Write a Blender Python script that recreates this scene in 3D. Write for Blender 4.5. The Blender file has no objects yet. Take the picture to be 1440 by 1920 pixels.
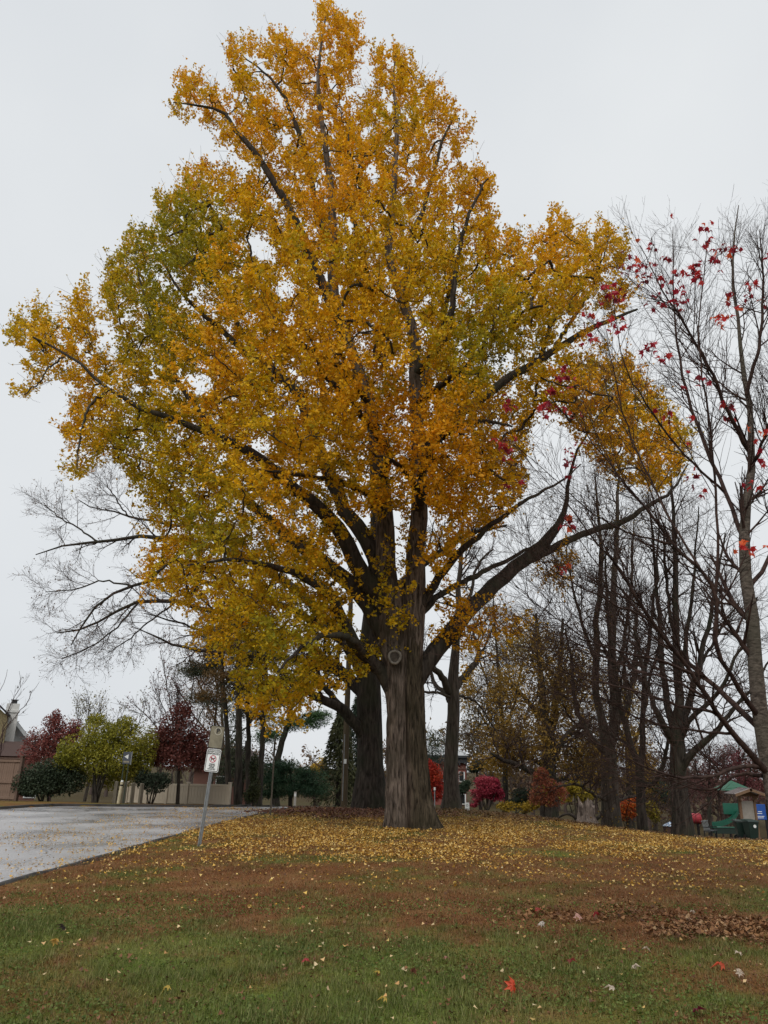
import bpy, math
import numpy as np
rng = np.random.default_rng(11)
S = bpy.context.scene
COL = S.collection

# ------------------------------------------------------------------ camera, sky, sun, exposure
F = 1400.0                      # focal length in pixels of the 1440 x 1920 photograph
PITCH, ROLL, EYE = math.radians(18.8), 0.020, 1.6
_f = np.array([0, math.cos(PITCH), math.sin(PITCH)])
_r0 = np.array([1.0, 0, 0]); _u0 = np.array([0, -math.sin(PITCH), math.cos(PITCH)])
_r = math.cos(ROLL)*_r0 + math.sin(ROLL)*_u0
_u = math.cos(ROLL)*_u0 - math.sin(ROLL)*_r0
cam_d = bpy.data.cameras.new('camera'); cam = bpy.data.objects.new('camera', cam_d); COL.objects.link(cam)
from mathutils import Matrix, Vector
cam.matrix_world = Matrix(((_r[0], _u[0], -_f[0], 0), (_r[1], _u[1], -_f[1], 0), (_r[2], _u[2], -_f[2], EYE), (0, 0, 0, 1)))
cam_d.sensor_fit = 'VERTICAL'; cam_d.sensor_height = 24.0; cam_d.lens = F/1920*24.0
cam_d.clip_start = 0.05; cam_d.clip_end = 3000
S.camera = cam

SUN_EL, SUN_AZ = math.radians(52), math.radians(205)   # azimuth clockwise from +Y: behind the camera, a little left
W = bpy.data.worlds.new('World'); S.world = W; W.use_nodes = True
nt = W.node_tree; nt.nodes.clear()
out = nt.nodes.new('ShaderNodeOutputWorld'); bg = nt.nodes.new('ShaderNodeBackground')
sky = nt.nodes.new('ShaderNodeTexSky'); sky.sky_type = 'NISHITA'; sky.sun_disc = False
sky.sun_elevation = SUN_EL; sky.sun_rotation = SUN_AZ; sky.dust_density = 4.0
bw = nt.nodes.new('ShaderNodeHueSaturation'); bw.inputs['Saturation'].default_value = 0.25; bw.inputs['Value'].default_value = 0.09
nt.links.new(sky.outputs[0], bw.inputs['Color'])
tc = nt.nodes.new('ShaderNodeTexCoord'); nz = nt.nodes.new('ShaderNodeTexNoise')
nz.inputs['Scale'].default_value = 1.7; nz.inputs['Detail'].default_value = 4; nz.inputs['Roughness'].default_value = 0.45
nt.links.new(tc.outputs['Generated'], nz.inputs['Vector'])
rp = nt.nodes.new('ShaderNodeValToRGB')
rp.color_ramp.elements[0].position = 0.30; rp.color_ramp.elements[0].color = (0.69, 0.725, 0.765, 1)
rp.color_ramp.elements[1].position = 0.72; rp.color_ramp.elements[1].color = (0.85, 0.875, 0.890, 1)
nt.links.new(nz.outputs['Fac'], rp.inputs['Fac'])
mx = nt.nodes.new('ShaderNodeMixRGB'); mx.inputs['Fac'].default_value = 0.92
nt.links.new(bw.outputs[0], mx.inputs[1]); nt.links.new(rp.outputs[0], mx.inputs[2])
nt.links.new(mx.outputs[0], bg.inputs['Color']); bg.inputs['Strength'].default_value = 0.775
nt.links.new(bg.outputs[0], out.inputs[0])

sl = bpy.data.lights.new('sun', 'SUN'); sl.energy = 1.5; sl.angle = math.radians(45); sl.color = (1.0, 0.96, 0.90)
so = bpy.data.objects.new('sun', sl); COL.objects.link(so)
sd = Vector((math.sin(SUN_AZ)*math.cos(SUN_EL), math.cos(SUN_AZ)*math.cos(SUN_EL), math.sin(SUN_EL)))
so.rotation_euler = sd.to_track_quat('Z', 'Y').to_euler(); so.location = (0, -10, 40)
S.view_settings.view_transform = 'Standard'; S.view_settings.look = 'None'
S.view_settings.exposure = 0.40; S.view_settings.gamma = 1.0; S.view_settings.use_curve_mapping = False
S.render.engine = 'CYCLES'
S.cycles.max_bounces = 6; S.cycles.diffuse_bounces = 3; S.cycles.transmission_bounces = 4; S.cycles.glossy_bounces = 2

# ------------------------------------------------------------------ pixels and terrain
CAMP = np.array([0, 0, EYE])
def ray(px, py):
    return _r*((px-720)/F) + _u*((960-py)/F) + _f
def PX(px, py, Y):
    d = ray(px, py); return CAMP + d*(Y/d[1])
def axial(p):                   # distance along the optical axis: pixels -> metres at that point
    return float(np.dot(np.asarray(p)-CAMP, _f))
def project(p):                 # world -> photograph pixels
    q = np.asarray(p)-CAMP; z = q@_f
    return 720+F*(q@_r)/z, 960-F*(q@_u)/z
def smooth(a, b, x):
    t = np.clip((x-a)/(b-a), 0, 1); return t*t*(3-2*t)
def vnoise(x, y, z=None, seed=0):
    x = np.asarray(x, float); y = np.asarray(y, float)
    z = np.zeros_like(x) if z is None else np.asarray(z, float)
    xi, yi, zi = np.floor(x).astype(np.int64), np.floor(y).astype(np.int64), np.floor(z).astype(np.int64)
    fx, fy, fz = x-xi, y-yi, z-zi
    fx, fy, fz = [t*t*(3-2*t) for t in (fx, fy, fz)]
    def h(a, b, c):
        n = (a*374761393 + b*668265263 + c*1274126177 + seed*974711) & 0xFFFFFFFF
        n = ((n ^ (n >> 13))*1103515245) & 0xFFFFFFFF
        n = ((n ^ (n >> 16))*2246822519) & 0xFFFFFFFF
        return ((n ^ (n >> 15)) & 0xFFFF)/65535.0
    r = 0
    for i in (0, 1):
        for j in (0, 1):
            for k in (0, 1):
                r = r + h(xi+i, yi+j, zi+k)*(fx if i else 1-fx)*(fy if j else 1-fy)*(fz if k else 1-fz)
    return r
def fbm(x, y, z=None, seed=0, o=4):
    r, a, t = 0, 1.0, 0
    for i in range(o):
        s = 2.03**i
        r = r + a*vnoise(np.asarray(x)*s, np.asarray(y)*s, None if z is None else np.asarray(z)*s, seed+i*17); t += a; a *= 0.5
    return r/t
def right_edge(Y):              # kerb between road and lawn
    return np.interp(Y, [-30, 6, 9.5, 14.5, 20.7, 25, 31, 40, 60, 200], [-6.3, -5.6, -5.12, -4.95, -4.62, -4.2, -3.65, -3.2, -3.0, 0])
def left_edge(Y):               # far kerb
    return np.interp(Y, [-30, 20, 26, 31, 32.2, 32.9, 33.6, 40, 60, 200], [-38, -17, -13.9, -12.3, -10.6, -8.9, -7.0, -6.6, -6.2, -3.2])
def in_road(x, y):
    return (x < right_edge(y)) & (x > left_edge(y)) & (y > -25) & (y < 50)
def terrain(x, y):
    x = np.asarray(x, float); y = np.asarray(y, float)
    q = x/np.maximum(y, 15)
    k = 0.050 + 0.030*smooth(0.08, 0.45, q)
    yc = 1.6/k
    d = np.minimum(y, 75)-yc
    soft = np.where(d > 12, d, np.log1p(np.exp(np.clip(d, -30, 12)/1.5))*1.5)
    z = -0.95*k*soft
    z = z + 0.05*(fbm(x*0.35, y*0.35, seed=5, o=2)-0.5)*smooth(4, 8, y)
    return z
def ground_at(px, py):
    d = ray(px, py); Y = 3.0
    while Y < 120:
        p = CAMP + d*(Y/d[1])
        if p[2] <= terrain(p[0], p[1]): return np.array([p[0], p[1], float(terrain(p[0], p[1]))])
        Y += 0.02 if Y < 20 else 0.1
    return p
def base(px, py, Y):            # foot of a thing seen at pixel column px (row py) and standing Y metres off
    p = PX(px, py, Y); return np.array([p[0], Y, float(terrain(p[0], Y))])

# ------------------------------------------------------------------ materials
def new_mat(name):
    m = bpy.data.materials.new(name); m.use_nodes = True
    return m, m.node_tree, m.node_tree.nodes['Principled BSDF']
def simple(name, c, rough=0.7, metal=0.0, var=0.25, scale=6.0, stretch=(1, 1, 1), bump=0.0, spec=0.3):
    m, t, b = new_mat(name)
    tc = t.nodes.new('ShaderNodeTexCoord'); mp = t.nodes.new('ShaderNodeMapping'); mp.inputs['Scale'].default_value = stretch
    n = t.nodes.new('ShaderNodeTexNoise'); n.inputs['Scale'].default_value = scale; n.inputs['Detail'].default_value = 6; n.inputs['Roughness'].default_value = 0.6
    t.links.new(tc.outputs['Object'], mp.inputs[0]); t.links.new(mp.outputs[0], n.inputs['Vector'])
    r = t.nodes.new('ShaderNodeValToRGB')
    lo = [max(0, v*(1-var)) for v in c]; hi = [min(1, v*(1+var)) for v in c]
    r.color_ramp.elements[0].position = 0.3; r.color_ramp.elements[1].position = 0.7
    r.color_ramp.elements[0].color = (*lo, 1); r.color_ramp.elements[1].color = (*hi, 1)
    t.links.new(n.outputs['Fac'], r.inputs[0]); t.links.new(r.outputs[0], b.inputs['Base Color'])
    b.inputs['Roughness'].default_value = rough; b.inputs['Metallic'].default_value = metal
    b.inputs['Specular IOR Level'].default_value = spec
    if bump:
        bp = t.nodes.new('ShaderNodeBump'); bp.inputs['Strength'].default_value = bump; bp.inputs['Distance'].default_value = 0.02
        t.links.new(n.outputs['Fac'], bp.inputs['Height']); t.links.new(bp.outputs[0], b.inputs['Normal'])
    return m
def col_mat(name, rough=0.6, transl=0.0, nscale=0.0, spec=0.25):
    m, t, b = new_mat(name)
    a = t.nodes.new('ShaderNodeAttribute'); a.attribute_name = 'Col'
    src = a.outputs['Color']
    if nscale:
        tc = t.nodes.new('ShaderNodeTexCoord')
        n = t.nodes.new('ShaderNodeTexNoise'); n.inputs['Scale'].default_value = nscale; n.inputs['Detail'].default_value = 5
        t.links.new(tc.outputs['Object'], n.inputs['Vector'])
        mr = t.nodes.new('ShaderNodeMapRange'); mr.inputs['From Min'].default_value = 0.3; mr.inputs['From Max'].default_value = 0.7
        mr.inputs['To Min'].default_value = 0.55; mr.inputs['To Max'].default_value = 1.45
        t.links.new(n.outputs['Fac'], mr.inputs['Value'])
        mm = t.nodes.new('ShaderNodeVectorMath'); mm.operation = 'MULTIPLY'
        t.links.new(src, mm.inputs[0]); t.links.new(mr.outputs[0], mm.inputs[1]); src = mm.outputs[0]
    t.links.new(src, b.inputs['Base Color'])
    b.inputs['Roughness'].default_value = rough; b.inputs['Specular IOR Level'].default_value = spec
    if transl:
        tr = t.nodes.new('ShaderNodeBsdfTranslucent'); t.links.new(src, tr.inputs['Color'])
        ms = t.nodes.new('ShaderNodeMixShader'); ms.inputs[0].default_value = transl
        t.links.new(b.outputs[0], ms.inputs[1]); t.links.new(tr.outputs[0], ms.inputs[2])
        t.links.new(ms.outputs[0], t.nodes['Material Output'].inputs['Surface'])
    return m
def bark(name, dark, light, scale=5.0, stretch=(1, 1, 0.14), bump=0.8, moss=None):
    m, t, b = new_mat(name)
    tc = t.nodes.new('ShaderNodeTexCoord'); mp = t.nodes.new('ShaderNodeMapping'); mp.inputs['Scale'].default_value = stretch
    t.links.new(tc.outputs['Object'], mp.inputs[0])
    n = t.nodes.new('ShaderNodeTexNoise'); n.inputs['Scale'].default_value = scale; n.inputs['Detail'].default_value = 7; n.inputs['Roughness'].default_value = 0.62
    n.inputs['Distortion'].default_value = 0.6
    t.links.new(mp.outputs[0], n.inputs['Vector'])
    r = t.nodes.new('ShaderNodeValToRGB'); r.color_ramp.elements[0].position = 0.36; r.color_ramp.elements[1].position = 0.66
    r.color_ramp.elements[0].color = (*dark, 1); r.color_ramp.elements[1].color = (*light, 1)
    t.links.new(n.outputs['Fac'], r.inputs[0]); src = r.outputs[0]
    if moss:
        n2 = t.nodes.new('ShaderNodeTexNoise'); n2.inputs['Scale'].default_value = 1.1; n2.inputs['Detail'].default_value = 5
        t.links.new(tc.outputs['Object'], n2.inputs['Vector'])
        r2 = t.nodes.new('ShaderNodeValToRGB'); r2.color_ramp.elements[0].position = 0.45; r2.color_ramp.elements[1].position = 0.68
        r2.color_ramp.elements[1].color = (0.75, 0.75, 0.75, 1)
        t.links.new(n2.outputs['Fac'], r2.inputs[0])
        mx = t.nodes.new('ShaderNodeMixRGB'); mx.inputs[2].default_value = (*moss, 1)
        t.links.new(r2.outputs[0], mx.inputs[0]); t.links.new(src, mx.inputs[1]); src = mx.outputs[0]
    t.links.new(src, b.inputs['Base Color']); b.inputs['Roughness'].default_value = 0.9; b.inputs['Specular IOR Level'].default_value = 0.15
    bp = t.nodes.new('ShaderNodeBump'); bp.inputs['Strength'].default_value = bump; bp.inputs['Distance'].default_value = 0.03
    t.links.new(n.outputs['Fac'], bp.inputs['Height']); t.links.new(bp.outputs[0], b.inputs['Normal'])
    return m

# ------------------------------------------------------------------ object helpers
def tag(o, label=None, cat=None, group=None, kind=None):
    if label: o['label'] = label
    if cat: o['category'] = cat
    if group: o['group'] = group
    if kind: o['kind'] = kind
    return o
def empty(name, loc, label, cat, group=None, rz=0.0):
    o = bpy.data.objects.new(name, None); COL.objects.link(o); o.empty_display_size = 0.3
    o.location = [float(v) for v in loc]; o.rotation_euler = (0, 0, rz)
    return tag(o, label, cat, group)
def make_mesh(name, V, F_, mat, col=None, smooth_=False):
    V = np.ascontiguousarray(V, dtype=np.float32).reshape(-1, 3)
    me = bpy.data.meshes.new(name)
    if isinstance(F_, np.ndarray): F_ = [F_]
    me.vertices.add(len(V)); me.vertices.foreach_set('co', V.ravel())
    loops = np.concatenate([np.asarray(f, dtype=np.int32).ravel() for f in F_])
    tot = np.concatenate([np.full(len(f), np.asarray(f).shape[1], dtype=np.int32) for f in F_])
    st = np.concatenate([[0], np.cumsum(tot)[:-1]]).astype(np.int32)
    me.loops.add(len(loops)); me.loops.foreach_set('vertex_index', loops)
    me.polygons.add(len(tot)); me.polygons.foreach_set('loop_start', st); me.polygons.foreach_set('loop_total', tot)
    if smooth_: me.polygons.foreach_set('use_smooth', np.ones(len(tot), dtype=bool))
    me.update(calc_edges=True)
    if col is not None:
        c = np.ones((len(V), 4), dtype=np.float32); c[:, :3] = np.clip(col, 0, 1)
        me.color_attributes.new('Col', 'FLOAT_COLOR', 'POINT').data.foreach_set('color', c.ravel())
    me.materials.append(mat)
    return me
def mesh_obj(name, V, F_, mat, parent=None, col=None, smooth_=False):
    V = np.asarray(V, float).reshape(-1, 3)
    if parent is not None: V = V - np.array(parent.location)
    o = bpy.data.objects.new(name, make_mesh(name, V, F_, mat, col, smooth_)); COL.objects.link(o)
    if parent is not None: o.parent = parent
    return o
class MB:                       # collects solid pieces of ONE part, in its parent's own coordinates
    def __init__(s): s.v = []; s.f = []; s.n = 0
    def add(s, V, F_):
        V = np.asarray(V, float); s.v.append(V)
        s.f += [tuple(int(i)+s.n for i in f) for f in F_]; s.n += len(V); return s
    def box(s, c, d, rot=None):
        x, y, z = [v/2 for v in d]
        V = np.array([(a, b, e) for a in (-x, x) for b in (-y, y) for e in (-z, z)])
        if rot is not None: V = V @ np.array(rot).T
        return s.add(V+np.array(c), [(0, 1, 3, 2), (4, 6, 7, 5), (0, 4, 5, 1), (2, 3, 7, 6), (0, 2, 6, 4), (1, 5, 7, 3)])
    def cyl(s, p0, p1, r0, r1=None, n=12):
        r1 = r0 if r1 is None else r1
        p0, p1 = np.array(p0, float), np.array(p1, float); t = p1-p0; t /= np.linalg.norm(t)
        a = np.cross(t, (0.31, 0.95, 0.07) if abs(t[2]) > 0.6 else (0, 0, 1.0)); a /= np.linalg.norm(a); b = np.cross(t, a)
        th = np.arange(n)*2*math.pi/n
        ring = np.cos(th)[:, None]*a + np.sin(th)[:, None]*b
        V = np.concatenate([p0+ring*r0, p1+ring*r1])
        Fs = [(i, (i+1) % n, n+(i+1) % n, n+i) for i in range(n)] + [tuple(range(n))[::-1], tuple(range(n, 2*n))]
        return s.add(V, Fs)
    def prism(s, pts, y0, y1):  # outline in x,z extruded along y
        n = len(pts)
        V = [(x, y0, z) for x, z in pts] + [(x, y1, z) for x, z in pts]
        return s.add(V, [tuple(range(n)), tuple(range(n, 2*n))[::-1]] + [(i, n+i, n+(i+1) % n, (i+1) % n) for i in range(n)])
    def obj(s, name, mat, parent=None, bevel=0.0):
        me = bpy.data.meshes.new(name); me.from_pydata([tuple(v) for v in np.concatenate(s.v)], [], s.f); me.update()
        me.materials.append(mat); o = bpy.data.objects.new(name, me); COL.objects.link(o)
        if parent is not None: o.parent = parent
        if bevel:
            md = o.modifiers.new('bevel', 'BEVEL'); md.width = bevel; md.segments = 2; md.limit_method = 'ANGLE'
        return o
def rotz(a): c, s_ = math.cos(a), math.sin(a); return np.array([[c, -s_, 0], [s_, c, 0], [0, 0, 1]])
def roty(a): c, s_ = math.cos(a), math.sin(a); return np.array([[c, 0, s_], [0, 1, 0], [-s_, 0, c]])
def rotx(a): c, s_ = math.cos(a), math.sin(a); return np.array([[1, 0, 0], [0, c, -s_], [0, s_, c]])

# ------------------------------------------------------------------ growing things (numpy)
def nrm(v): return v/np.maximum(np.linalg.norm(v, axis=-1, keepdims=True), 1e-9)
def tubes(P, R, sides):
    P = np.asarray(P, float); R = np.asarray(R, float); N, K = P.shape[:2]
    T = np.empty_like(P); T[:, 1:-1] = P[:, 2:]-P[:, :-2]; T[:, 0] = P[:, 1]-P[:, 0]; T[:, -1] = P[:, -1]-P[:, -2]
    T = nrm(T); ref = nrm(np.cross(T.mean(1), rng.normal(size=(N, 3))))[:, None, :]
    A = nrm(ref - (ref*T).sum(-1, keepdims=True)*T); B_ = np.cross(T, A)
    th = np.arange(sides)*2*math.pi/sides
    V = P[:, :, None, :] + R[:, :, None, None]*(np.cos(th)[None, None, :, None]*A[:, :, None, :] + np.sin(th)[None, None, :, None]*B_[:, :, None, :])
    i = np.arange(N)[:, None, None]*K*sides + np.arange(K-1)[None, :, None]*sides; s = np.arange(sides)[None, None, :]; s2 = (s+1) % sides
    Fq = np.stack([i+s, i+s2, i+s2+sides, i+s+sides], -1).reshape(-1, 4)
    return V.reshape(-1, 3), Fq
def merge(parts):
    V, Fq, n = [], [], 0
    for v, f in parts: V.append(v); Fq.append(f+n); n += len(v)
    return np.concatenate(V), np.concatenate(Fq)
def resample(pts, K):           # Catmull-Rom through the points, K samples
    pts = np.asarray(pts, float); n = len(pts)
    if n == 2: return pts[0] + (pts[1]-pts[0])*np.linspace(0, 1, K)[:, None]
    E = np.vstack([2*pts[0]-pts[1], pts, 2*pts[-1]-pts[-2]])
    seg = np.linalg.norm(np.diff(pts[:, :3], axis=0), axis=1); cum = np.concatenate([[0], np.cumsum(seg)])
    u = np.interp(np.linspace(0, cum[-1], K), cum, np.arange(n)); i = np.minimum(u.astype(int), n-2); t = (u-i)[:, None]
    p0, p1, p2, p3 = E[i], E[i+1], E[i+2], E[i+3]
    return 0.5*((2*p1)+(-p0+p2)*t+(2*p0-5*p1+4*p2-p3)*t**2+(-p0+3*p1-3*p2+p3)*t**3)
def trace(pts, Y, K=14, wig=0.0):   # (px, py, depth offset, width px) -> path and radii
    q = []
    for px, py, off, w in pts:
        p = PX(px, py, Y+off); q.append([*p, w/2*axial(p)/F])
    q = resample(q, K)
    if wig: q[1:-1, :3] += rng.normal(size=(K-2, 3))*wig
    return q[:, :3], np.maximum(q[:, 3], 0.003)
def spawn(P, R, per, tr, ang, L, K=5, wig=0.18, up=0.08, rr=0.6, rmin=0.002, sd=12, tip=0.3, bias=None, fall=0.45):
    N, Kp = P.shape[:2]
    idx = np.repeat(np.arange(N), per)
    t = tr[0] + (tr[1]-tr[0])*((np.tile(np.arange(per), N)+rng.random(N*per))/per)
    f = t*(Kp-1); i = np.minimum(f.astype(int), Kp-2); a = (f-i)[:, None]
    pos = P[idx, i]*(1-a)+P[idx, i+1]*a; rad = R[idx, i]*(1-a[:, 0])+R[idx, i+1]*a[:, 0]
    T = nrm(P[idx, i+1]-P[idx, i]); pr = nrm(np.cross(T, rng.normal(size=T.shape)))
    if bias is not None: pr = nrm(pr + np.asarray(bias))
    an = np.radians(rng.normal(ang, sd, len(idx)))[:, None]
    d = nrm(T*np.cos(an)+pr*np.sin(an))
    ln = L*(1-fall*t)*rng.uniform(0.55, 1.2, len(idx)); st = (ln/(K-1))[:, None]
    C = np.empty((len(idx), K, 3)); C[:, 0] = pos
    for k in range(1, K):
        d = nrm(d + rng.normal(size=d.shape)*wig + np.array([0, 0, up])); C[:, k] = C[:, k-1]+d*st
    r0 = np.maximum(rad*rr, rmin); CR = np.maximum(r0[:, None]*np.linspace(1, tip, K)[None, :], rmin*0.6)
    return C, CR
def leaf_quads(P, A, N_, size, wide=0.55, fold=0.18, tipf=0.95, shoulder=0.62):
    A = nrm(A); N_ = nrm(N_-(N_*A).sum(-1, keepdims=True)*A); B_ = np.cross(A, N_); s = size[:, None]
    V = np.stack([P, P+s*(shoulder*A+wide*B_+fold*N_), P+s*tipf*A, P+s*(shoulder*A-wide*B_+fold*N_)], 1)
    return V.reshape(-1, 3), np.arange(len(P)*4).reshape(-1, 4)
def leaf_tris(P, A, N_, size, wide=0.45, fold=0.1, tipf=1.0, shoulder=0.5):
    A = nrm(A); N_ = nrm(N_-(N_*A).sum(-1, keepdims=True)*A); B_ = np.cross(A, N_); s = size[:, None]
    V = np.stack([P+s*(wide*B_+fold*N_), P+s*tipf*A, P-s*wide*B_], 1)
    return V.reshape(-1, 3), np.arange(len(P)*3).reshape(-1, 3)
def randdir(n): return nrm(rng.normal(size=(n, 3)))
def inpoly(x, y, poly):
    poly = np.asarray(poly, float); ins = np.zeros(len(x), bool); j = len(poly)-1
    for i in range(len(poly)):
        xi, yi = poly[i]; xj, yj = poly[j]
        c = ((yi > y) != (yj > y)) & (x < (xj-xi)*(y-yi)/(yj-yi+1e-12)+xi); ins ^= c; j = i
    return ins
def polydist(x, y, poly):
    poly = np.asarray(poly, float); best = np.full(len(x), 1e9)
    for a, b in zip(poly, np.roll(poly, -1, 0)):
        ab = b-a; t = np.clip(((x-a[0])*ab[0]+(y-a[1])*ab[1])/(ab@ab+1e-9), 0, 1)
        best = np.minimum(best, np.hypot(x-a[0]-t*ab[0], y-a[1]-t*ab[1]))
    return best
def palette(t, cols):           # t in 0..1 -> colours along a list
    cols = np.asarray(cols, float); u = np.clip(t, 0, 1)*(len(cols)-1); i = np.minimum(u.astype(int), len(cols)-2)
    return cols[i]*(1-(u-i)[:, None])+cols[i+1]*(u-i)[:, None]
def connect(centers, nodes, nrad, r0=0.012, rcap=0.07, K=6, sag=0.12, power=0.5):
    """join every centre to the nearest wood, nearest first; returns branch paths, radii and parents' points"""
    C = np.asarray(centers); nodes = [np.asarray(n) for n in nodes]; allp = np.asarray(nodes)
    own = np.full(len(allp), -1)             # which branch a node belongs to (-1: traced limb)
    d = np.empty(len(C)); w = np.empty(len(C), int)
    for i, c in enumerate(C):
        q = ((allp-c)**2).sum(1); w[i] = q.argmin(); d[i] = q[w[i]]
    todo = np.ones(len(C), bool); paths = np.zeros((len(C), K, 3)); par = np.full(len(C), -1); order = []
    while todo.any():
        i = np.where(todo, d, 1e18).argmin(); todo[i] = False; order.append(i)
        a = allp[w[i]]; b = C[i]; ln = np.linalg.norm(b-a); t = np.linspace(0, 1, K)[:, None]
        mid = np.array([0, 0, sag*ln])
        paths[i] = a+(b-a)*t + (4*t*(1-t))*(mid + rng.normal(size=3)*0.06*ln)
        paths[i][1:-1] += rng.normal(size=(K-2, 3))*0.03*ln
        par[i] = own[w[i]]
        new = paths[i][1:]; base_ = len(allp)
        allp = np.vstack([allp, new]); own = np.concatenate([own, np.full(len(new), i)])
        ids = np.where(todo)[0]
        if len(ids):
            q = ((C[ids][:, None, :]-new[None])**2).sum(-1); m = q.min(1); am = q.argmin(1); b2 = m < d[ids]
            d[ids[b2]] = m[b2]; w[ids[b2]] = base_+am[b2]
    cnt = np.ones(len(C))
    for i in order[::-1]:
        if par[i] >= 0: cnt[par[i]] += cnt[i]
    ra = np.minimum(r0*cnt**power, rcap)
    R = ra[:, None]*np.linspace(1.0, 0.72, K)[None, :]
    return paths, R
# ------------------------------------------------------------------ ground, road, kerbs
def lawn_color(x, y, seed=0):
    n1 = fbm(x*0.55, y*0.42, seed=21+seed); n2 = fbm(x*2.3, y*2.0, seed=31+seed, o=3)
    n3 = fbm(x*7.5, y*6.5, seed=33+seed, o=2)
    yw = y+1.6*(n1-0.5)*2
    band = -0.025 + 0.165*smooth(7.0, 9.6, yw) - 0.06*smooth(12, 15.5, yw)
    band = band + 0.05*smooth(0.5, 3.5, x)*(1-smooth(8.0, 10.5, y))
    b = smooth(0.36, 0.64, 0.42*n1+0.34*n2+0.24*n3 + band)
    green = palette(fbm(x*1.3, y*1.3, seed=41)*1.3-0.15, [(0.048, 0.075, 0.013), (0.082, 0.110, 0.020), (0.120, 0.140, 0.034)])
    brown = palette(fbm(x*1.7, y*1.5, seed=51)*1.3-0.15, [(0.090, 0.036, 0.014), (0.140, 0.060, 0.024), (0.20, 0.110, 0.046)])
    far = smooth(15, 24, y)[:, None]
    brown = brown*(1-far*0.35)+np.array([0.15, 0.095, 0.032])*far*0.35
    return green*(1-b[:, None])+brown*b[:, None], b
gx = np.concatenate([np.linspace(-420, -40, 12)[:-1], np.linspace(-40, -17, 30)[:-1], np.arange(-17, 21, 0.3), np.linspace(21.2, 50, 30), np.linspace(55, 420, 12)])
gy = np.concatenate([np.linspace(-60, 3, 14)[:-1], np.arange(3, 38, 0.25), np.linspace(38.4, 80, 50), np.linspace(86, 700, 22)])
GX, GY = np.meshgrid(gx, gy); fx, fy = GX.ravel(), GY.ravel()
gz = terrain(fx, fy); gz = np.where(in_road(fx, fy), gz-0.16, gz)
gc, _ = lawn_color(fx, fy)
leafy = smooth(34, 44, fy)[:, None]
gc = gc*(1-leafy)+leafy*palette(fbm(fx*0.3, fy*0.3, seed=61), [(0.035, 0.030, 0.014), (0.060, 0.044, 0.022), (0.045, 0.045, 0.018)])
nX, nY = len(gx), len(gy)
ii = (np.arange(nY-1)[:, None]*nX+np.arange(nX-1)[None, :]).ravel()
gf = np.stack([ii, ii+1, ii+nX+1, ii+nX], 1)
M_ground = col_mat('lawn_soil', 0.95, nscale=38, spec=0.05)
g = mesh_obj('ground', np.stack([fx, fy, gz], 1), gf, M_ground, col=gc*1.05, smooth_=True)
tag(g, 'lawn ground in mixed green and brown sloping away to the trees', 'ground', kind='structure')

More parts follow.
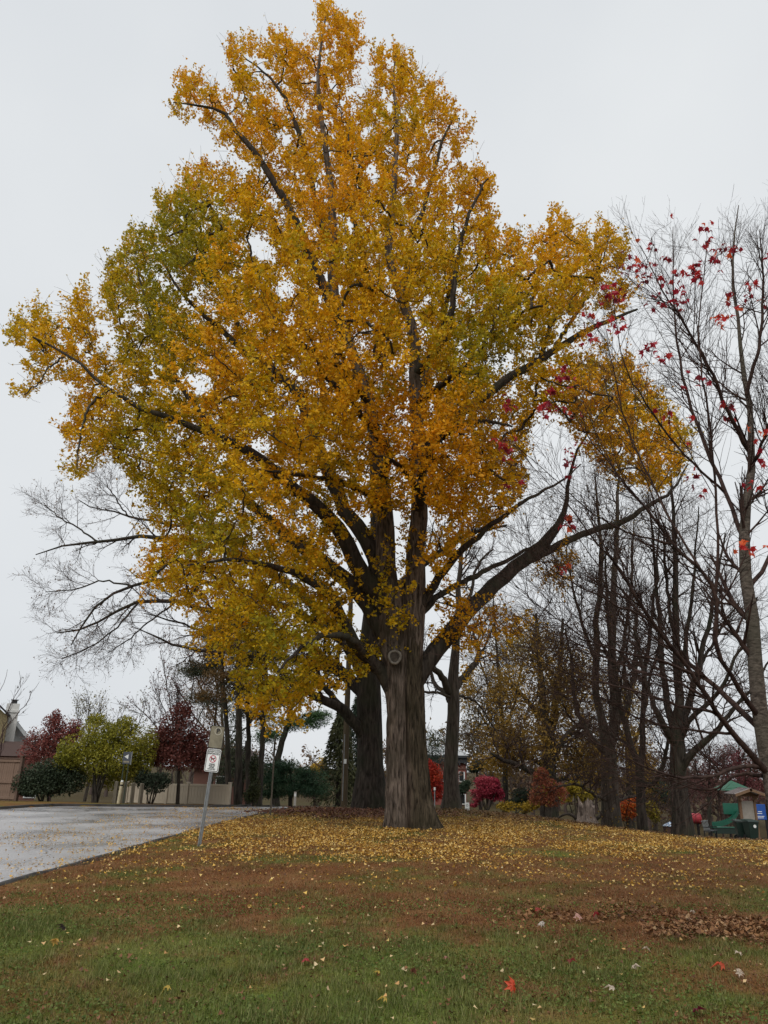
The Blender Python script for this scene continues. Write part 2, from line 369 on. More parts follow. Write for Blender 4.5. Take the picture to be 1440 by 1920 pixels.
# road sheet
def road_mat():
    m, t, b = new_mat('worn_asphalt')
    tc = t.nodes.new('ShaderNodeTexCoord')
    n = t.nodes.new('ShaderNodeTexNoise'); n.inputs['Scale'].default_value = 0.55; n.inputs['Detail'].default_value = 6
    n2 = t.nodes.new('ShaderNodeTexNoise'); n2.inputs['Scale'].default_value = 55; n2.inputs['Detail'].default_value = 4
    t.links.new(tc.outputs['Object'], n.inputs['Vector']); t.links.new(tc.outputs['Object'], n2.inputs['Vector'])
    r = t.nodes.new('ShaderNodeValToRGB'); r.color_ramp.elements[0].position = 0.34; r.color_ramp.elements[1].position = 0.66
    r.color_ramp.elements[0].color = (0.25, 0.24, 0.24, 1); r.color_ramp.elements[1].color = (0.44, 0.43, 0.435, 1)
    t.links.new(n.outputs['Fac'], r.inputs[0])
    r2 = t.nodes.new('ShaderNodeValToRGB'); r2.color_ramp.elements[0].position = 0.32; r2.color_ramp.elements[1].position = 0.62
    r2.color_ramp.elements[0].color = (0.45, 0.45, 0.45, 1); r2.color_ramp.elements[1].color = (1.1, 1.1, 1.1, 1)
    t.links.new(n2.outputs['Fac'], r2.inputs[0])
    mm = t.nodes.new('ShaderNodeMixRGB'); mm.blend_type = 'MULTIPLY'; mm.inputs[0].default_value = 1
    # cracks and tarred joints
    vo = t.nodes.new('ShaderNodeTexVoronoi'); vo.feature = 'DISTANCE_TO_EDGE'; vo.inputs['Scale'].default_value = 0.42
    nd = t.nodes.new('ShaderNodeMixRGB'); nd.blend_type = 'ADD'; nd.inputs[0].default_value = 0.5
    n3 = t.nodes.new('ShaderNodeTexNoise'); n3.inputs['Scale'].default_value = 1.6; n3.inputs['Detail'].default_value = 5
    t.links.new(tc.outputs['Object'], n3.inputs['Vector']); t.links.new(tc.outputs['Object'], nd.inputs[1]); t.links.new(n3.outputs['Color'], nd.inputs[2])
    t.links.new(nd.outputs[0], vo.inputs['Vector'])
    rc = t.nodes.new('ShaderNodeValToRGB'); rc.color_ramp.elements[0].position = 0.002; rc.color_ramp.elements[1].position = 0.010
    rc.color_ramp.elements[0].color = (0.35, 0.35, 0.35, 1); rc.color_ramp.elements[1].color = (1, 1, 1, 1)
    t.links.new(vo.outputs['Distance'], rc.inputs[0])
    m2 = t.nodes.new('ShaderNodeMixRGB'); m2.blend_type = 'MULTIPLY'; m2.inputs[0].default_value = 1
    t.links.new(r.outputs[0], m2.inputs[1]); t.links.new(rc.outputs[0], m2.inputs[2])
    t.links.new(m2.outputs[0], mm.inputs[1]); t.links.new(r2.outputs[0], mm.inputs[2]); t.links.new(mm.outputs[0], b.inputs['Base Color'])
    rr = t.nodes.new('ShaderNodeMapRange'); rr.inputs['From Min'].default_value = 0.35; rr.inputs['From Max'].default_value = 0.65
    rr.inputs['To Min'].default_value = 0.18; rr.inputs['To Max'].default_value = 0.42
    t.links.new(n.outputs['Fac'], rr.inputs['Value']); t.links.new(rr.outputs[0], b.inputs['Roughness'])
    bp = t.nodes.new('ShaderNodeBump'); bp.inputs['Strength'].default_value = 0.35; bp.inputs['Distance'].default_value = 0.01
    t.links.new(n2.outputs['Fac'], bp.inputs['Height']); t.links.new(bp.outputs[0], b.inputs['Normal'])
    b.inputs['Specular IOR Level'].default_value = 0.6
    return m
ry = np.concatenate([np.linspace(-22, 6, 12)[:-1], np.arange(6, 40, 0.35), np.linspace(40.5, 50, 20)])
rt = np.linspace(0, 1, 26)
re, le = right_edge(ry), left_edge(ry)
RX = re[:, None]*(1-rt)+le[:, None]*rt; RY = np.repeat(ry[:, None], len(rt), 1)
RZ = terrain(RX.ravel(), RY.ravel())-0.07
ii = (np.arange(len(ry)-1)[:, None]*len(rt)+np.arange(len(rt)-1)[None, :]).ravel(); k = len(rt)
rd = mesh_obj('road', np.stack([RX.ravel(), RY.ravel(), RZ], 1), np.stack([ii, ii+k, ii+k+1, ii+1], 1), road_mat(), smooth_=True)
tag(rd, 'pale grey damp asphalt road curving past the lawn', 'road', kind='structure')
M_kerb = simple('dark_kerb', (0.045, 0.042, 0.040), 0.9, var=0.5, scale=3.0, bump=0.4)
def kerb(xs, ys, sgn, name, label):
    pts = np.stack([xs, ys], 1); t = nrm(np.gradient(pts, axis=0)); nn = np.stack([t[:, 1], -t[:, 0]], 1)*sgn
    prof = [(-0.02, -0.16), (-0.02, 0.006), (0.02, 0.022), (0.10, 0.018), (0.15, -0.12)]
    V = []
    for o, h in prof:
        q = pts+nn*o; w = 0.05*(fbm(q[:, 0]*1.5, q[:, 1]*1.5, seed=77)-0.5)
        V.append(np.stack([q[:, 0], q[:, 1], terrain(pts[:, 0], pts[:, 1])+h+w], 1))
    V = np.stack(V, 1); n, m = V.shape[:2]
    i = (np.arange(n-1)[:, None]*m+np.arange(m-1)[None, :]).ravel()
    return tag(mesh_obj(name, V.reshape(-1, 3), np.stack([i, i+1, i+m+1, i+m], 1), M_kerb, smooth_=True), label, 'kerb', kind='structure')
ky = np.arange(-20, 50, 0.3)
kerb(right_edge(ky), ky, 1, 'kerb', 'low dark kerb between the road and the lawn')
ky2 = np.concatenate([np.arange(-20, 31, 0.5), np.arange(31, 50, 0.15)])
kerb(left_edge(ky2), ky2, -1, 'kerb', 'low dark kerb along the far verge of the road')
# ------------------------------------------------------------------ the ginkgo
GY0 = 22.0
gb = base(765, 1538, GY0)
GK = empty('ginkgo_tree', gb, 'huge golden yellow ginkgo tree with thick grey brown trunk on the lawn', 'tree')
M_gbark = bark('ginkgo_bark', (0.022, 0.016, 0.012), (0.215, 0.168, 0.135), 15, (1, 1, 0.16), 1.0, moss=(0.050, 0.042, 0.028))
M_glimb = bark('ginkgo_limb_bark', (0.018, 0.015, 0.012), (0.075, 0.060, 0.048), 10, (1, 1, 0.25), 0.8, moss=(0.045, 0.047, 0.030))
# trunk: two fused stems with a groove between them, flaring roots and bark ridges
def trunk_mesh():
    nz_, ns = 110, 200
    top = 6.9; zs = np.concatenate([np.linspace(-0.25, 1.2, 30)[:-1], np.linspace(1.2, top, nz_-29)]); th = np.arange(ns)*2*math.pi/ns
    V = []; tone = []
    for z in zs:
        h = np.clip(z/top, 0, 1); g = math.exp(-max(z, 0)/0.55)
        tw = 0.10*h
        tp = 1-0.45*smooth(0.72, 1.0, h)
        cL, rL = np.array([-0.22-0.01*h, 0.02]), (0.37-0.075*h)*tp
        cR, rR = np.array([0.25-0.09*h, -0.03+0.1*h]), (0.36-0.09*h)*tp
        dirs = np.stack([np.cos(th+tw), np.sin(th+tw)], 1); r = np.zeros(ns)
        for c, q in ((cL, rL), (cR, rR)):
            bq = dirs@c; disc = q*q-(c@c-bq*bq)
            r = np.maximum(r, np.where(disc > 0, bq+np.sqrt(np.maximum(disc, 0)), 0))
        r = 0.96*r+0.02*(np.roll(r, 2)+np.roll(r, -2))
        r = 0.95*r-(0.085-0.03*h)*np.exp(-((th+tw-1.5*math.pi-0.02-0.05*math.sin(z*1.3))/0.11)**2)
        lobes = 0.5+0.5*np.cos(th*5+0.8)
        r = r*(1+g*(0.06+0.20*lobes+0.42*np.maximum(0, np.cos(th+0.15))**5)+0.07*(1-h)**2)
        zz = np.full(ns, z)
        ridge = fbm(np.cos(th+tw)*11, np.sin(th+tw)*11, zz*0.55, seed=3, o=3)
        fine = fbm(np.cos(th)*22, np.sin(th)*22, zz*2.2, seed=9, o=2)
        r = r+0.13*(ridge-0.5)+0.08*(fine-0.5)
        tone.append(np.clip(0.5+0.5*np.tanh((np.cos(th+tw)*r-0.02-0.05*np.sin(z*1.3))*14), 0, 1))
        # centre line leans as in the photograph
        cx = np.interp(z, [0, 3, 5, 7], [0, -0.07, -0.13, -0.16])
        V.append(np.stack([cx+dirs[:, 0]*r, dirs[:, 1]*r, zz], 1))
    V = np.array(V); i = (np.arange(len(zs)-1)[:, None]*ns); s = np.arange(ns)[None, :]; s2 = (s+1) % ns
    Fq = np.stack([i+s, i+s2, i+s2+ns, i+s+ns], -1).reshape(-1, 4)
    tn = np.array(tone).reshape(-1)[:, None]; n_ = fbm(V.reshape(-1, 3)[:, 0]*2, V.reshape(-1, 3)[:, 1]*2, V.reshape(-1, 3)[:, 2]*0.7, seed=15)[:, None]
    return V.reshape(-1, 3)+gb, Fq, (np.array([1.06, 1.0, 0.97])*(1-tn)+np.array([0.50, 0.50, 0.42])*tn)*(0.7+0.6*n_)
tv, tf, tcol = trunk_mesh()
M_gtrunk = M_gbark.copy(); M_gtrunk.name = 'ginkgo_trunk_bark'
_t = M_gtrunk.node_tree; _b = _t.nodes['Principled BSDF']; _a = _t.nodes.new('ShaderNodeAttribute'); _a.attribute_name = 'Col'
_m = _t.nodes.new('ShaderNodeVectorMath'); _m.operation = 'MULTIPLY'; _t.links.new(_b.inputs['Base Color'].links[0].from_socket, _m.inputs[0]); _t.links.new(_a.outputs['Color'], _m.inputs[1]); _t.links.new(_m.outputs[0], _b.inputs['Base Color'])
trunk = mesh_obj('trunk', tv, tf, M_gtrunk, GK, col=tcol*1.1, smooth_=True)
# pruning scar with a raised collar on the trunk
sc = PX(740, 1232, GY0-0.52)
ringV, ringF = [], []
nr, npf = 28, 8
for i in range(nr):
    a = i*2*math.pi/nr
    for j in range(npf):
        b_ = j*2*math.pi/npf; R_, q = 0.165+0.01*math.sin(3*a), 0.038
        ringV.append(sc+np.array([(R_+q*math.cos(b_))*math.cos(a), -0.03-q*1.5*math.sin(b_)+0.05, (R_+q*math.cos(b_))*math.sin(a)*1.05]))
for i in range(nr):
    for j in range(npf):
        ringF.append((i*npf+j, ((i+1) % nr)*npf+j, ((i+1) % nr)*npf+(j+1) % npf, i*npf+(j+1) % npf))
M_scar = simple('scar_wood', (0.17, 0.155, 0.13), 0.9, var=0.4, scale=14, bump=0.5)
knot = mesh_obj('branch_scar', np.array(ringV), np.array(ringF), M_scar, GK, smooth_=True)
dk = MB().cyl(sc-gb+np.array([0, 0.45, 0]), sc-gb+np.array([0, 0.0, 0]), 0.16, 0.15, 24)
dk.obj('scar_face', simple('scar_core', (0.06, 0.05, 0.04), 0.95, var=0.5, scale=10), knot).location = (0, 0, 0)

GL = [  # traced limbs: (px, py, depth offset from the trunk, width px)
 [(741, 1345, 0.12, 26), (738, 1270, 0.05, 42), (733, 1190, 0, 47), (726, 1080, 0.1, 40), (721, 980, 0.2, 34), (714, 880, 0.3, 28), (694, 760, 0.5, 24), (655, 650, 0.6, 22), (626, 560, 0.6, 20), (625, 435, 0.6, 16), (619, 350, 0.5, 13), (607, 260, 0.4, 10), (596, 165, 0.3, 7), (601, 90, 0.2, 5), (613, 22, 0.2, 3)],
 [(766, 1345, 0.15, 24), (768, 1270, 0.1, 40), (772, 1190, 0.1, 45), (778, 1080, 0, 38), (784, 960, -0.2, 32), (786, 850, -0.3, 27), (778, 740, -0.3, 23), (779, 650, -0.4, 21), (760, 575, -0.4, 19), (728, 490, -0.4, 16), (735, 400, -0.5, 13), (741, 300, -0.5, 10), (744, 225, -0.5, 7), (738, 150, -0.5, 4), (742, 105, -0.5, 3)],
 [(742, 1320, 0.1, 22), (722, 1272, 0, 28), (704, 1248, -0.2, 28), (667, 1209, -0.7, 25), (640, 1160, -1.2, 22), (622, 1120, -1.7, 19), (575, 1085, -2.3, 15), (500, 1060, -3, 10), (420, 1050, -3.6, 6), (350, 1060, -4, 3)],
 [(735, 1225, 0.1, 28), (718, 1180, 0.1, 36), (698, 1148, 0.3, 35), (667, 1105, 0.6, 31), (622, 1065, 1.0, 28), (584, 1038, 1.4, 26), (546, 1012, 1.8, 22), (500, 970, 2.4, 18), (440, 920, 3.0, 14), (370, 890, 3.5, 10), (300, 870, 4, 6), (230, 850, 4.3, 3)],
 [(733, 1175, 0, 28), (716, 1135, 0, 34), (689, 1090, -0.2, 33), (660, 1040, -0.3, 31), (634, 994, -0.5, 28), (593, 948, -0.8, 25), (535, 902, -1.1, 21), (486, 858, -1.4, 18), (408, 818, -1.8, 14), (330, 790, -2, 11), (260, 762, -2.2, 9), (205, 730, -2.4, 7), (135, 670, -2.5, 5), (62, 632, -2.6, 3)],
 [(722, 1110, 0.1, 34), (706, 1060, 0.4, 32), (681, 1000, 0.7, 30), (648, 960, 1.0, 27), (613, 878, 1.5, 25), (587, 817, 1.8, 22), (561, 744, 2, 19), (520, 700, 2.2, 16), (480, 675, 2.2, 14), (430, 635, 2.2, 11), (385, 593, 2.1, 8), (335, 540, 2, 5), (300, 480, 2, 3)],
 [(716, 900, 0.2, 18), (728, 850, -0.8, 17), (706, 812, -1.7, 15), (687, 787, -2.2, 13), (640, 735, -2.9, 10), (605, 700, -3.3, 8), (590, 660, -3.6, 5), (575, 600, -3.8, 3)],
 [(650, 640, 0.6, 18), (595, 510, 0.2, 17), (565, 435, 0, 15), (525, 360, -0.2, 13), (485, 295, -0.3, 11), (437, 238, -0.4, 8), (425, 212, -0.4, 6), (370, 200, -0.5, 4), (325, 192, -0.5, 2)],
 [(626, 480, 0.6, 14), (600, 410, 1.0, 12), (575, 300, 1.3, 10), (550, 220, 1.4, 8), (525, 170, 1.5, 6), (498, 140, 1.6, 4), (450, 100, 1.6, 2)],
 [(760, 575, -0.4, 12), (770, 445, 0.3, 11), (795, 390, 0.7, 9), (820, 295, 1, 6), (845, 230, 1.1, 4), (862, 222, 1.2, 2)],
 [(779, 700, -0.4, 17), (811, 668, -0.9, 15), (839, 624, -1.2, 13), (850, 560, -1.4, 11), (865, 450, -1.6, 8), (885, 390, -1.7, 6), (915, 335, -1.8, 3)],
 [(786, 860, -0.3, 20), (830, 800, 0.4, 18), (900, 748, 1.1, 17), (960, 705, 1.6, 15), (1012, 676, 2, 14), (1092, 624, 2.4, 11), (1144, 602, 2.6, 8), (1195, 580, 2.8, 4)],
 [(1012, 676, 2, 10), (1032, 612, 2, 9), (1054, 572, 2, 8), (1054, 530, 2, 6), (1040, 470, 2, 4), (1044, 420, 2, 2)],
 [(1040, 650, 2.1, 8), (1080, 590, 1.8, 7), (1110, 540, 1.7, 5), (1130, 470, 1.6, 3)],
 [(766, 1300, 0.1, 26), (792, 1256, 0.2, 33), (828, 1205, 0.5, 33), (880, 1142, 1.2, 30), (940, 1085, 1.9, 27), (1000, 1036, 2.5, 24), (1030, 1008, 2.8, 20), (1060, 955, 3.1, 10), (1066, 905, 3.2, 7), (1080, 850, 3.3, 5), (1120, 780, 3.4, 3)],
 [(985, 1050, 2.3, 18), (1012, 1042, 2.6, 17), (1061, 1016, 3.0, 14), (1110, 995, 3.3, 12), (1162, 980, 3.6, 11), (1219, 946, 3.9, 8), (1262, 918, 4.1, 5), (1290, 870, 4.2, 3)],
 [(786, 1140, 0, 18), (846, 1054, -0.6, 14), (880, 1020, -0.9, 12), (917, 987, -1.2, 10), (975, 945, -1.6, 7), (1054, 900, -2, 4), (1090, 870, -2.2, 2)],
 [(790, 1150, 0.2, 13), (830, 1112, 0.6, 12), (900, 1075, 1.2, 10), (1000, 1024, 1.9, 6), (1050, 990, 2.2, 4)],
 [(785, 900, -0.3, 16), (810, 840, -1.4, 14), (860, 800, -2.4, 11), (920, 790, -3.2, 7), (960, 800, -3.8, 4)],
 [(408, 818, -1.8, 10), (350, 740, -1.9, 8), (320, 685, -2, 7), (300, 640, -2.1, 6), (275, 575, -2.2, 4), (255, 490, -2.2, 2)],
 [(480, 675, 2.2, 9), (430, 570, 1.9, 8), (392, 460, 1.6, 6), (400, 410, 1.5, 5), (383, 345, 1.4, 2)],
 [(782, 960, -0.2, 18), (790, 930, -1.2, 15), (770, 900, -2.2, 12), (745, 870, -3.0, 8), (700, 850, -3.8, 4)],
 [(720, 950, 0.2, 16), (690, 925, -1.2, 14), (640, 905, -2.4, 11), (560, 890, -3.4, 7), (480, 880, -4.2, 3)],
 [(690, 1235, -0.35, 14), (660, 1200, -1.6, 14), (620, 1190, -2.6, 11), (570, 1210, -3.4, 8), (520, 1260, -3.9, 4)],
 [(779, 760, -0.3, 14), (830, 720, -1.8, 12), (880, 680, -2.8, 9), (920, 620, -3.4, 5), (940, 560, -3.6, 2)],
 [(694, 760, 0.5, 14), (640, 690, -1.0, 12), (560, 640, -2.0, 9), (500, 560, -2.6, 6), (470, 480, -2.8, 3)],
 [(778, 740, -0.3, 14), (800, 700, 1.4, 13), (830, 600, 2.8, 10), (850, 500, 3.4, 6), (850, 400, 3.6, 3)],
 [(205, 730, -2.4, 5), (170, 760, -2.6, 5), (150, 820, -2.8, 4), (145, 880, -2.9, 2)],
 [(700, 560, 0, 10), (680, 480, -1.6, 9), (660, 400, -2.0, 7), (650, 320, -2.1, 5), (655, 230, -2.0, 2)],
 [(120, 670, -2.5, 4), (90, 692, -2.6, 3), (75, 715, -2.7, 3), (45, 740, -2.8, 2)],
]
nodes, limbs = [], []
for i, L in enumerate(GL):
    P, R = trace(L, GY0, 26, 0.02)
    limbs.append((P, R)); nodes += list(P[4:])
    v, f = tubes(P[None], R[None], 14 if R[0] > 0.15 else 8)
    mesh_obj('limb', v, f, M_gbark if i < 2 else M_glimb, GK, smooth_=True)
OUTLINE = [(612,3),(640,25),(665,45),(680,75),(668,115),(655,140),(662,160),(650,188),(668,205),(685,175),(704,165),(708,85),(730,100),(745,95),(766,115),(790,150),(815,160),(830,185),(850,215),(887,250),(868,275),(862,310),(905,320),(924,338),(912,375),(926,405),(940,430),(965,440),(985,455),(1010,435),(1040,398),(1065,420),(1090,430),(1110,460),(1123,430),(1135,413),(1155,440),(1174,465),(1160,520),(1190,562),(1150,600),(1115,622),(1080,645),(1060,668),(1130,652),(1180,680),(1212,720),(1252,760),(1295,820),(1275,880),(1240,925),(1190,905),(1150,900),(1100,850),(1062,800),(1030,770),(1000,790),(985,830),(985,925),(955,965),(915,985),(870,1010),(840,1050),(825,1072),(795,1010),(760,985),(720,980),(690,1010),(650,1075),(640,1110),(655,1165),(640,1225),(600,1290),(552,1352),(540,1375),(526,1338),(500,1352),(480,1322),(452,1312),(470,1255),(440,1225),(400,1190),(362,1200),(378,1135),(340,1112),(300,1102),(262,1085),(285,1060),(310,1020),(290,980),(280,940),(250,920),(240,885),(210,862),(214,830),(198,842),(170,872),(150,908),(128,880),(135,850),(116,805),(140,790),(128,770),(150,740),(138,705),(110,722),(105,692),(78,715),(66,742),(40,757),(18,730),(60,724),(74,708),(48,690),(60,660),(30,645),(2,638),(20,610),(60,598),(70,578),(100,600),(135,620),(123,590),(130,560),(152,538),(170,570),(178,610),(182,660),(210,680),(230,660),(222,620),(192,600),(188,545),(205,525),(203,490),(235,460),(250,435),(300,420),(288,400),(295,374),(345,355),(350,324),(385,309),(395,325),(415,315),(440,325),(460,340),(475,312),(450,290),(405,265),(405,240),(365,226),(328,216),(312,192),(345,165),(333,140),(375,144),(395,170),(420,165),(455,202),(470,190),(440,170),(428,140),(440,130),(423,100),(435,84),(470,74),(500,100),(510,68),(540,74),(565,95),(580,85),(597,60),(598,18)]
EXTRA = [[(798,1135),(850,1098),(930,1128),(995,1160),(960,1202),(900,1190),(872,1232),(830,1218),(800,1185)],
         [(1000,1040),(1060,1030),(1080,1075),(1040,1090),(1010,1080)]]
HOLES = [(490,470,26),(535,545,24),(605,560,12),(380,722,26),(490,842,22),(545,600,12),(700,330,14),(690,250,16),(1000,930,26),(905,1010,25),(960,740,14),(930,800,12),(560,770,10),(300,690,9),(420,860,10),(660,420,10),(800,560,8),(1090,600,16),(1040,600,8),(950,690,10)]
def crown_points(poly, n, tmax, seed_off=0.0):
    poly = np.asarray(poly, float); lo, hi = poly.min(0), poly.max(0); pts = []
    while len(pts) < n:
        x = rng.uniform(lo[0], hi[0], 20000); y = rng.uniform(lo[1], hi[1], 20000)
        k = inpoly(x, y, poly); x, y = x[k], y[k]; dd = polydist(x, y, poly); k = dd > 5; x, y, dd = x[k], y[k], dd[k]
        t = tmax*np.sqrt(np.clip(dd/230, 0, 1))
        off = t*np.sign(rng.random(len(x))-0.53)*np.sqrt(rng.random(len(x)))+seed_off
        keep = rng.random(len(x)) < np.where((x > 380) & (x < 800) & (y > 900) & (y < 1160), 0.8, 1.0)
        keep &= ~((x > 640) & (x < 820) & (y > 955))
        for hx, hy, hr in HOLES: keep &= ((x-hx)**2+(y-hy)**2) > (hr*1.25)**2
        for a in range(len(x)):
            if keep[a]: pts.append(np.append(PX(x[a], y[a], GY0+off[a]), (x[a], y[a])))
    return np.array(pts[:n])
def thin(pts, dmin, seeds=()):
    keep = []; arr = np.empty((0, 3))
    for p in pts:
        if len(arr) == 0 or ((arr-p[:3])**2).sum(1).min() > dmin*dmin:
            keep.append(p); arr = np.vstack([arr, p[:3]])
    return np.array(keep)
cp = thin(crown_points(OUTLINE, 9000, 6.3), 0.68)
ce = [thin(crown_points(E, 120, 1.2, s), 0.5) for E, s in zip(EXTRA, (0.2, 2.8))]
hang = np.array([np.append(PX(x, y, GY0+o), (x, y)) for x, y, o in [(690,1235,-0.3),(684,1215,-0.3),(690,1260,-0.4),(735,1130,-0.9),(745,1110,-0.9),(752,1150,-0.9),(648,1110,-1.4),(650,1130,-1.4),(660,1090,-1.2),(640,1150,-1.6),(725,1060,-0.7),(760,1040,-0.8),(700,1200,-0.6),(815,1050,-0.9),(826,1090,-0.8)]])
front = np.array([[560,800],[700,760],[860,770],[980,830],[985,920],[950,962],[880,1000],[800,985],[720,965],[640,960],[560,930],[480,930],[470,860]], float)
cf = crown_points(front, 700, 0.8, -3.0); cf = thin(cf, 0.72)
# thin the boughs that hang right in front of the main leaders so that the dark wood shows
segs = np.array([(q[0], q[1], q[2]) for i in (0, 1, 4, 5, 7, 8, 9, 10, 11) for q in [(a[0]*(1-t)+b[0]*t, a[1]*(1-t)+b[1]*t, a[2]*(1-t)+b[2]*t) for a, b in zip(GL[i][2:], GL[i][3:]) for t in (0, .25, .5, .75)]])
dd = np.hypot(cp[:, 3:4]-segs[None, :, 0], cp[:, 4:5]-segs[None, :, 1]); near = dd.min(1) < 21
infront = cp[:, 1] < GY0+segs[dd.argmin(1), 2]
cp = cp[~(near & infront & (rng.random(len(cp)) < 0.85))]
cc = np.vstack([cp, cf]+ce+[hang])
bp_, br_ = connect(cc[:, :3], nodes, None, r0=0.009, rcap=0.045, sag=0.05)
v, f = tubes(bp_, br_, 4)
mesh_obj('branchwork', v, f, M_glimb, GK, smooth_=True)['kind'] = 'stuff'
# shoots around each bough, then leaves strung along the shoots
axis = np.array([gb[0], gb[1], 0])
def shoots(cc, per):
    c = np.repeat(cc, per, 0); n = len(c); pos = c[:, :3].copy()
    pos += rng.normal(size=(n, 3))*0.16
    outw = pos-axis; outw[:, 2] = 0; outw = nrm(outw)
    py = c[:, 4]; upw = np.interp(py, [0, 500, 900, 1050, 1250], [1.15, 0.85, 0.35, -0.15, -0.6])
    d = nrm(outw*0.55 + randdir(n)*0.95 + np.stack([np.zeros(n), np.zeros(n), upw], 1))
    ln = rng.uniform(0.35, 1.0, n)*np.interp(py, [0, 200, 600], [0.8, 0.95, 1.0])
    K = 4; P = np.empty((n, K, 3)); P[:, 0] = pos; st = (ln/(K-1))[:, None]; dd = d
    for k in range(1, K):
        dd = nrm(dd+rng.normal(size=dd.shape)*0.14+np.array([0, 0, 0.05])); P[:, k] = P[:, k-1]+dd*st
    return P, c[:, 3:], ln
SP, Spx, Sln = shoots(cc, 6)
# upswept tips standing out of the outline
op = np.array(OUTLINE, float); seg = np.roll(op, -1, 0)-op; sl_ = np.hypot(*seg.T)
k = rng.choice(len(op), 620, p=sl_/sl_.sum()); q = op[k]+seg[k]*rng.random(620)[:, None]; nn = np.stack([seg[k][:, 1], -seg[k][:, 0]], 1)/sl_[k][:, None]
q = q[:, :]-nn*10.0; ok = (q[:, 1] < 1020) & inpoly(q[:, 0], q[:, 1], op); q, nn = q[ok], nn[ok]
peaks = np.array([(612,20),(640,45),(664,62),(709,105),(745,112),(767,130),(830,200),(880,252),(918,345),(1040,415),(1066,435),(1130,432),(1168,470),(340,150),(436,96),(470,86),(512,82),(540,88),(385,322),(350,335),(296,385),(240,465),(206,500),(152,552),(72,590),(30,620),(925,412),(965,450),(600,30),(815,172),(850,228),(1210,735),(1180,690)], float)
q = np.vstack([q, np.repeat(peaks, 6, 0)+rng.normal(size=(len(peaks)*6, 2))*7]); nn = np.vstack([nn, np.tile([0, -1.0], (len(peaks)*6, 1))])
tp0 = np.array([PX(x, y, GY0+rng.normal()*0.8) for x, y in q]); dirn = nn[:, :1]*_r[None]*0.7-nn[:, 1:]*_u[None]*0.7+np.array([0, 0, 0.75])+randdir(len(q))*0.35
tl = rng.uniform(0.25, 0.75, len(q)); dirn = nrm(dirn); tP = tp0[:, None]+dirn[:, None]*(np.linspace(0, 1, 4)[None, :, None]*tl[:, None, None]); tP[:, 1:] += rng.normal(size=tP[:, 1:].shape)*0.03
NTIP = len(tP); SP = np.vstack([SP, tP]); Spx = np.vstack([Spx, q])
sw = SP[rng.random(len(SP)) < 0.62][:, [0, 2, 3]]; v, f = tubes(sw, np.full(sw.shape[:2], 0.006)*np.linspace(1, 0.5, 3)[None], 3)
mesh_obj('shoots', v, f, M_glimb, GK)['kind'] = 'stuff'
per = 31
n = len(SP)*per; idx = np.repeat(np.arange(len(SP)), per); t = rng.random(n)**0.9*3; i = np.minimum(t.astype(int), 2); a = (t-i)[:, None]
# leaves come in tufts at the spurs
spur = np.round(t*4+0.3*rng.random(n))/4; i = np.minimum(spur.astype(int), 2); a = (spur-i)[:, None]
lp = SP[idx, i]*(1-a)+SP[idx, i+1]*a
T = nrm(SP[idx, i+1]-SP[idx, i]); la = nrm(randdir(n)*1.0+T*0.35+np.array([0, 0, -0.12]))
lp = lp+la*rng.uniform(0.01, 0.06, n)[:, None]
ls = rng.uniform(0.070, 0.124, n)*(1-0.10*t/3)
# keep the notches of the outline open
lx, ly = project(lp); jit = rng.normal(size=(2, n))*4
free = (idx >= len(SP)-NTIP) | (Spx[idx, 1] > 960) | (rng.random(n) < 0.04)
keep = free | inpoly(lx+jit[0], ly+jit[1], OUTLINE)
for hx, hy, hr in HOLES: keep &= ((lx-hx)**2+(ly-hy)**2 > (hr*0.8)**2) | (rng.random(n) < 0.12)
keep &= ~((idx >= len(SP)-NTIP) & (rng.random(n) < 0.35))
lp, la, ls, idx, t = lp[keep], la[keep], ls[keep], idx[keep], t[keep]; n = len(lp)
V, Fq = leaf_quads(lp, la, randdir(n)*0.8+np.array([0, -0.2, 0.7]), ls, wide=0.52, fold=0.12, tipf=0.86, shoulder=0.80)
# colour: golden at the top and outside, green left in some boughs
gx_, gy_ = Spx[:, 0], Spx[:, 1]
gr = 0.19+1.05*(fbm(SP[:, 0, 0]*0.42, SP[:, 0, 1]*0.42, SP[:, 0, 2]*0.42, seed=71, o=3)-0.42)
for hx, hy, hr, s in [(235,540,120,.16),(300,620,130,.22),(340,420,90,.22),(890,650,90,.42),(700,700,80,.25),(640,870,90,.3),(560,1190,110,.38),(480,1250,70,.3),(430,960,110,.25),(260,880,110,.28),(1000,760,80,.2),(380,540,80,.2),(720,460,60,.2),(540,740,70,.25)]:
    gr = gr+s*np.exp(-((gx_-hx)**2+(gy_-hy)**2)/(hr*hr))
gr = gr-0.28*np.exp(-((gx_-620)**2+(gy_-720)**2)/170**2)-0.22*np.exp(-((gx_-850)**2+(gy_-900)**2)/130**2)-0.15*smooth(420, 120, gy_)
gr = gr+rng.normal(size=len(gr))*0.05
lc = palette(gr[idx]+rng.normal(size=n)*0.09, [(0.78, 0.370, 0.010), (0.79, 0.440, 0.010), (0.68, 0.430, 0.011), (0.49, 0.370, 0.012), (0.33, 0.285, 0.014), (0.22, 0.215, 0.016)])
lc = lc*rng.uniform(0.70, 1.15, n)[:, None]
M_gleaf = col_mat('ginkgo_leaf', 0.55, transl=0.38)
mesh_obj('crown', V, Fq, M_gleaf, GK, col=np.repeat(lc, 4, 0))
print('ginkgo clusters', len(cc), 'leaves', n)
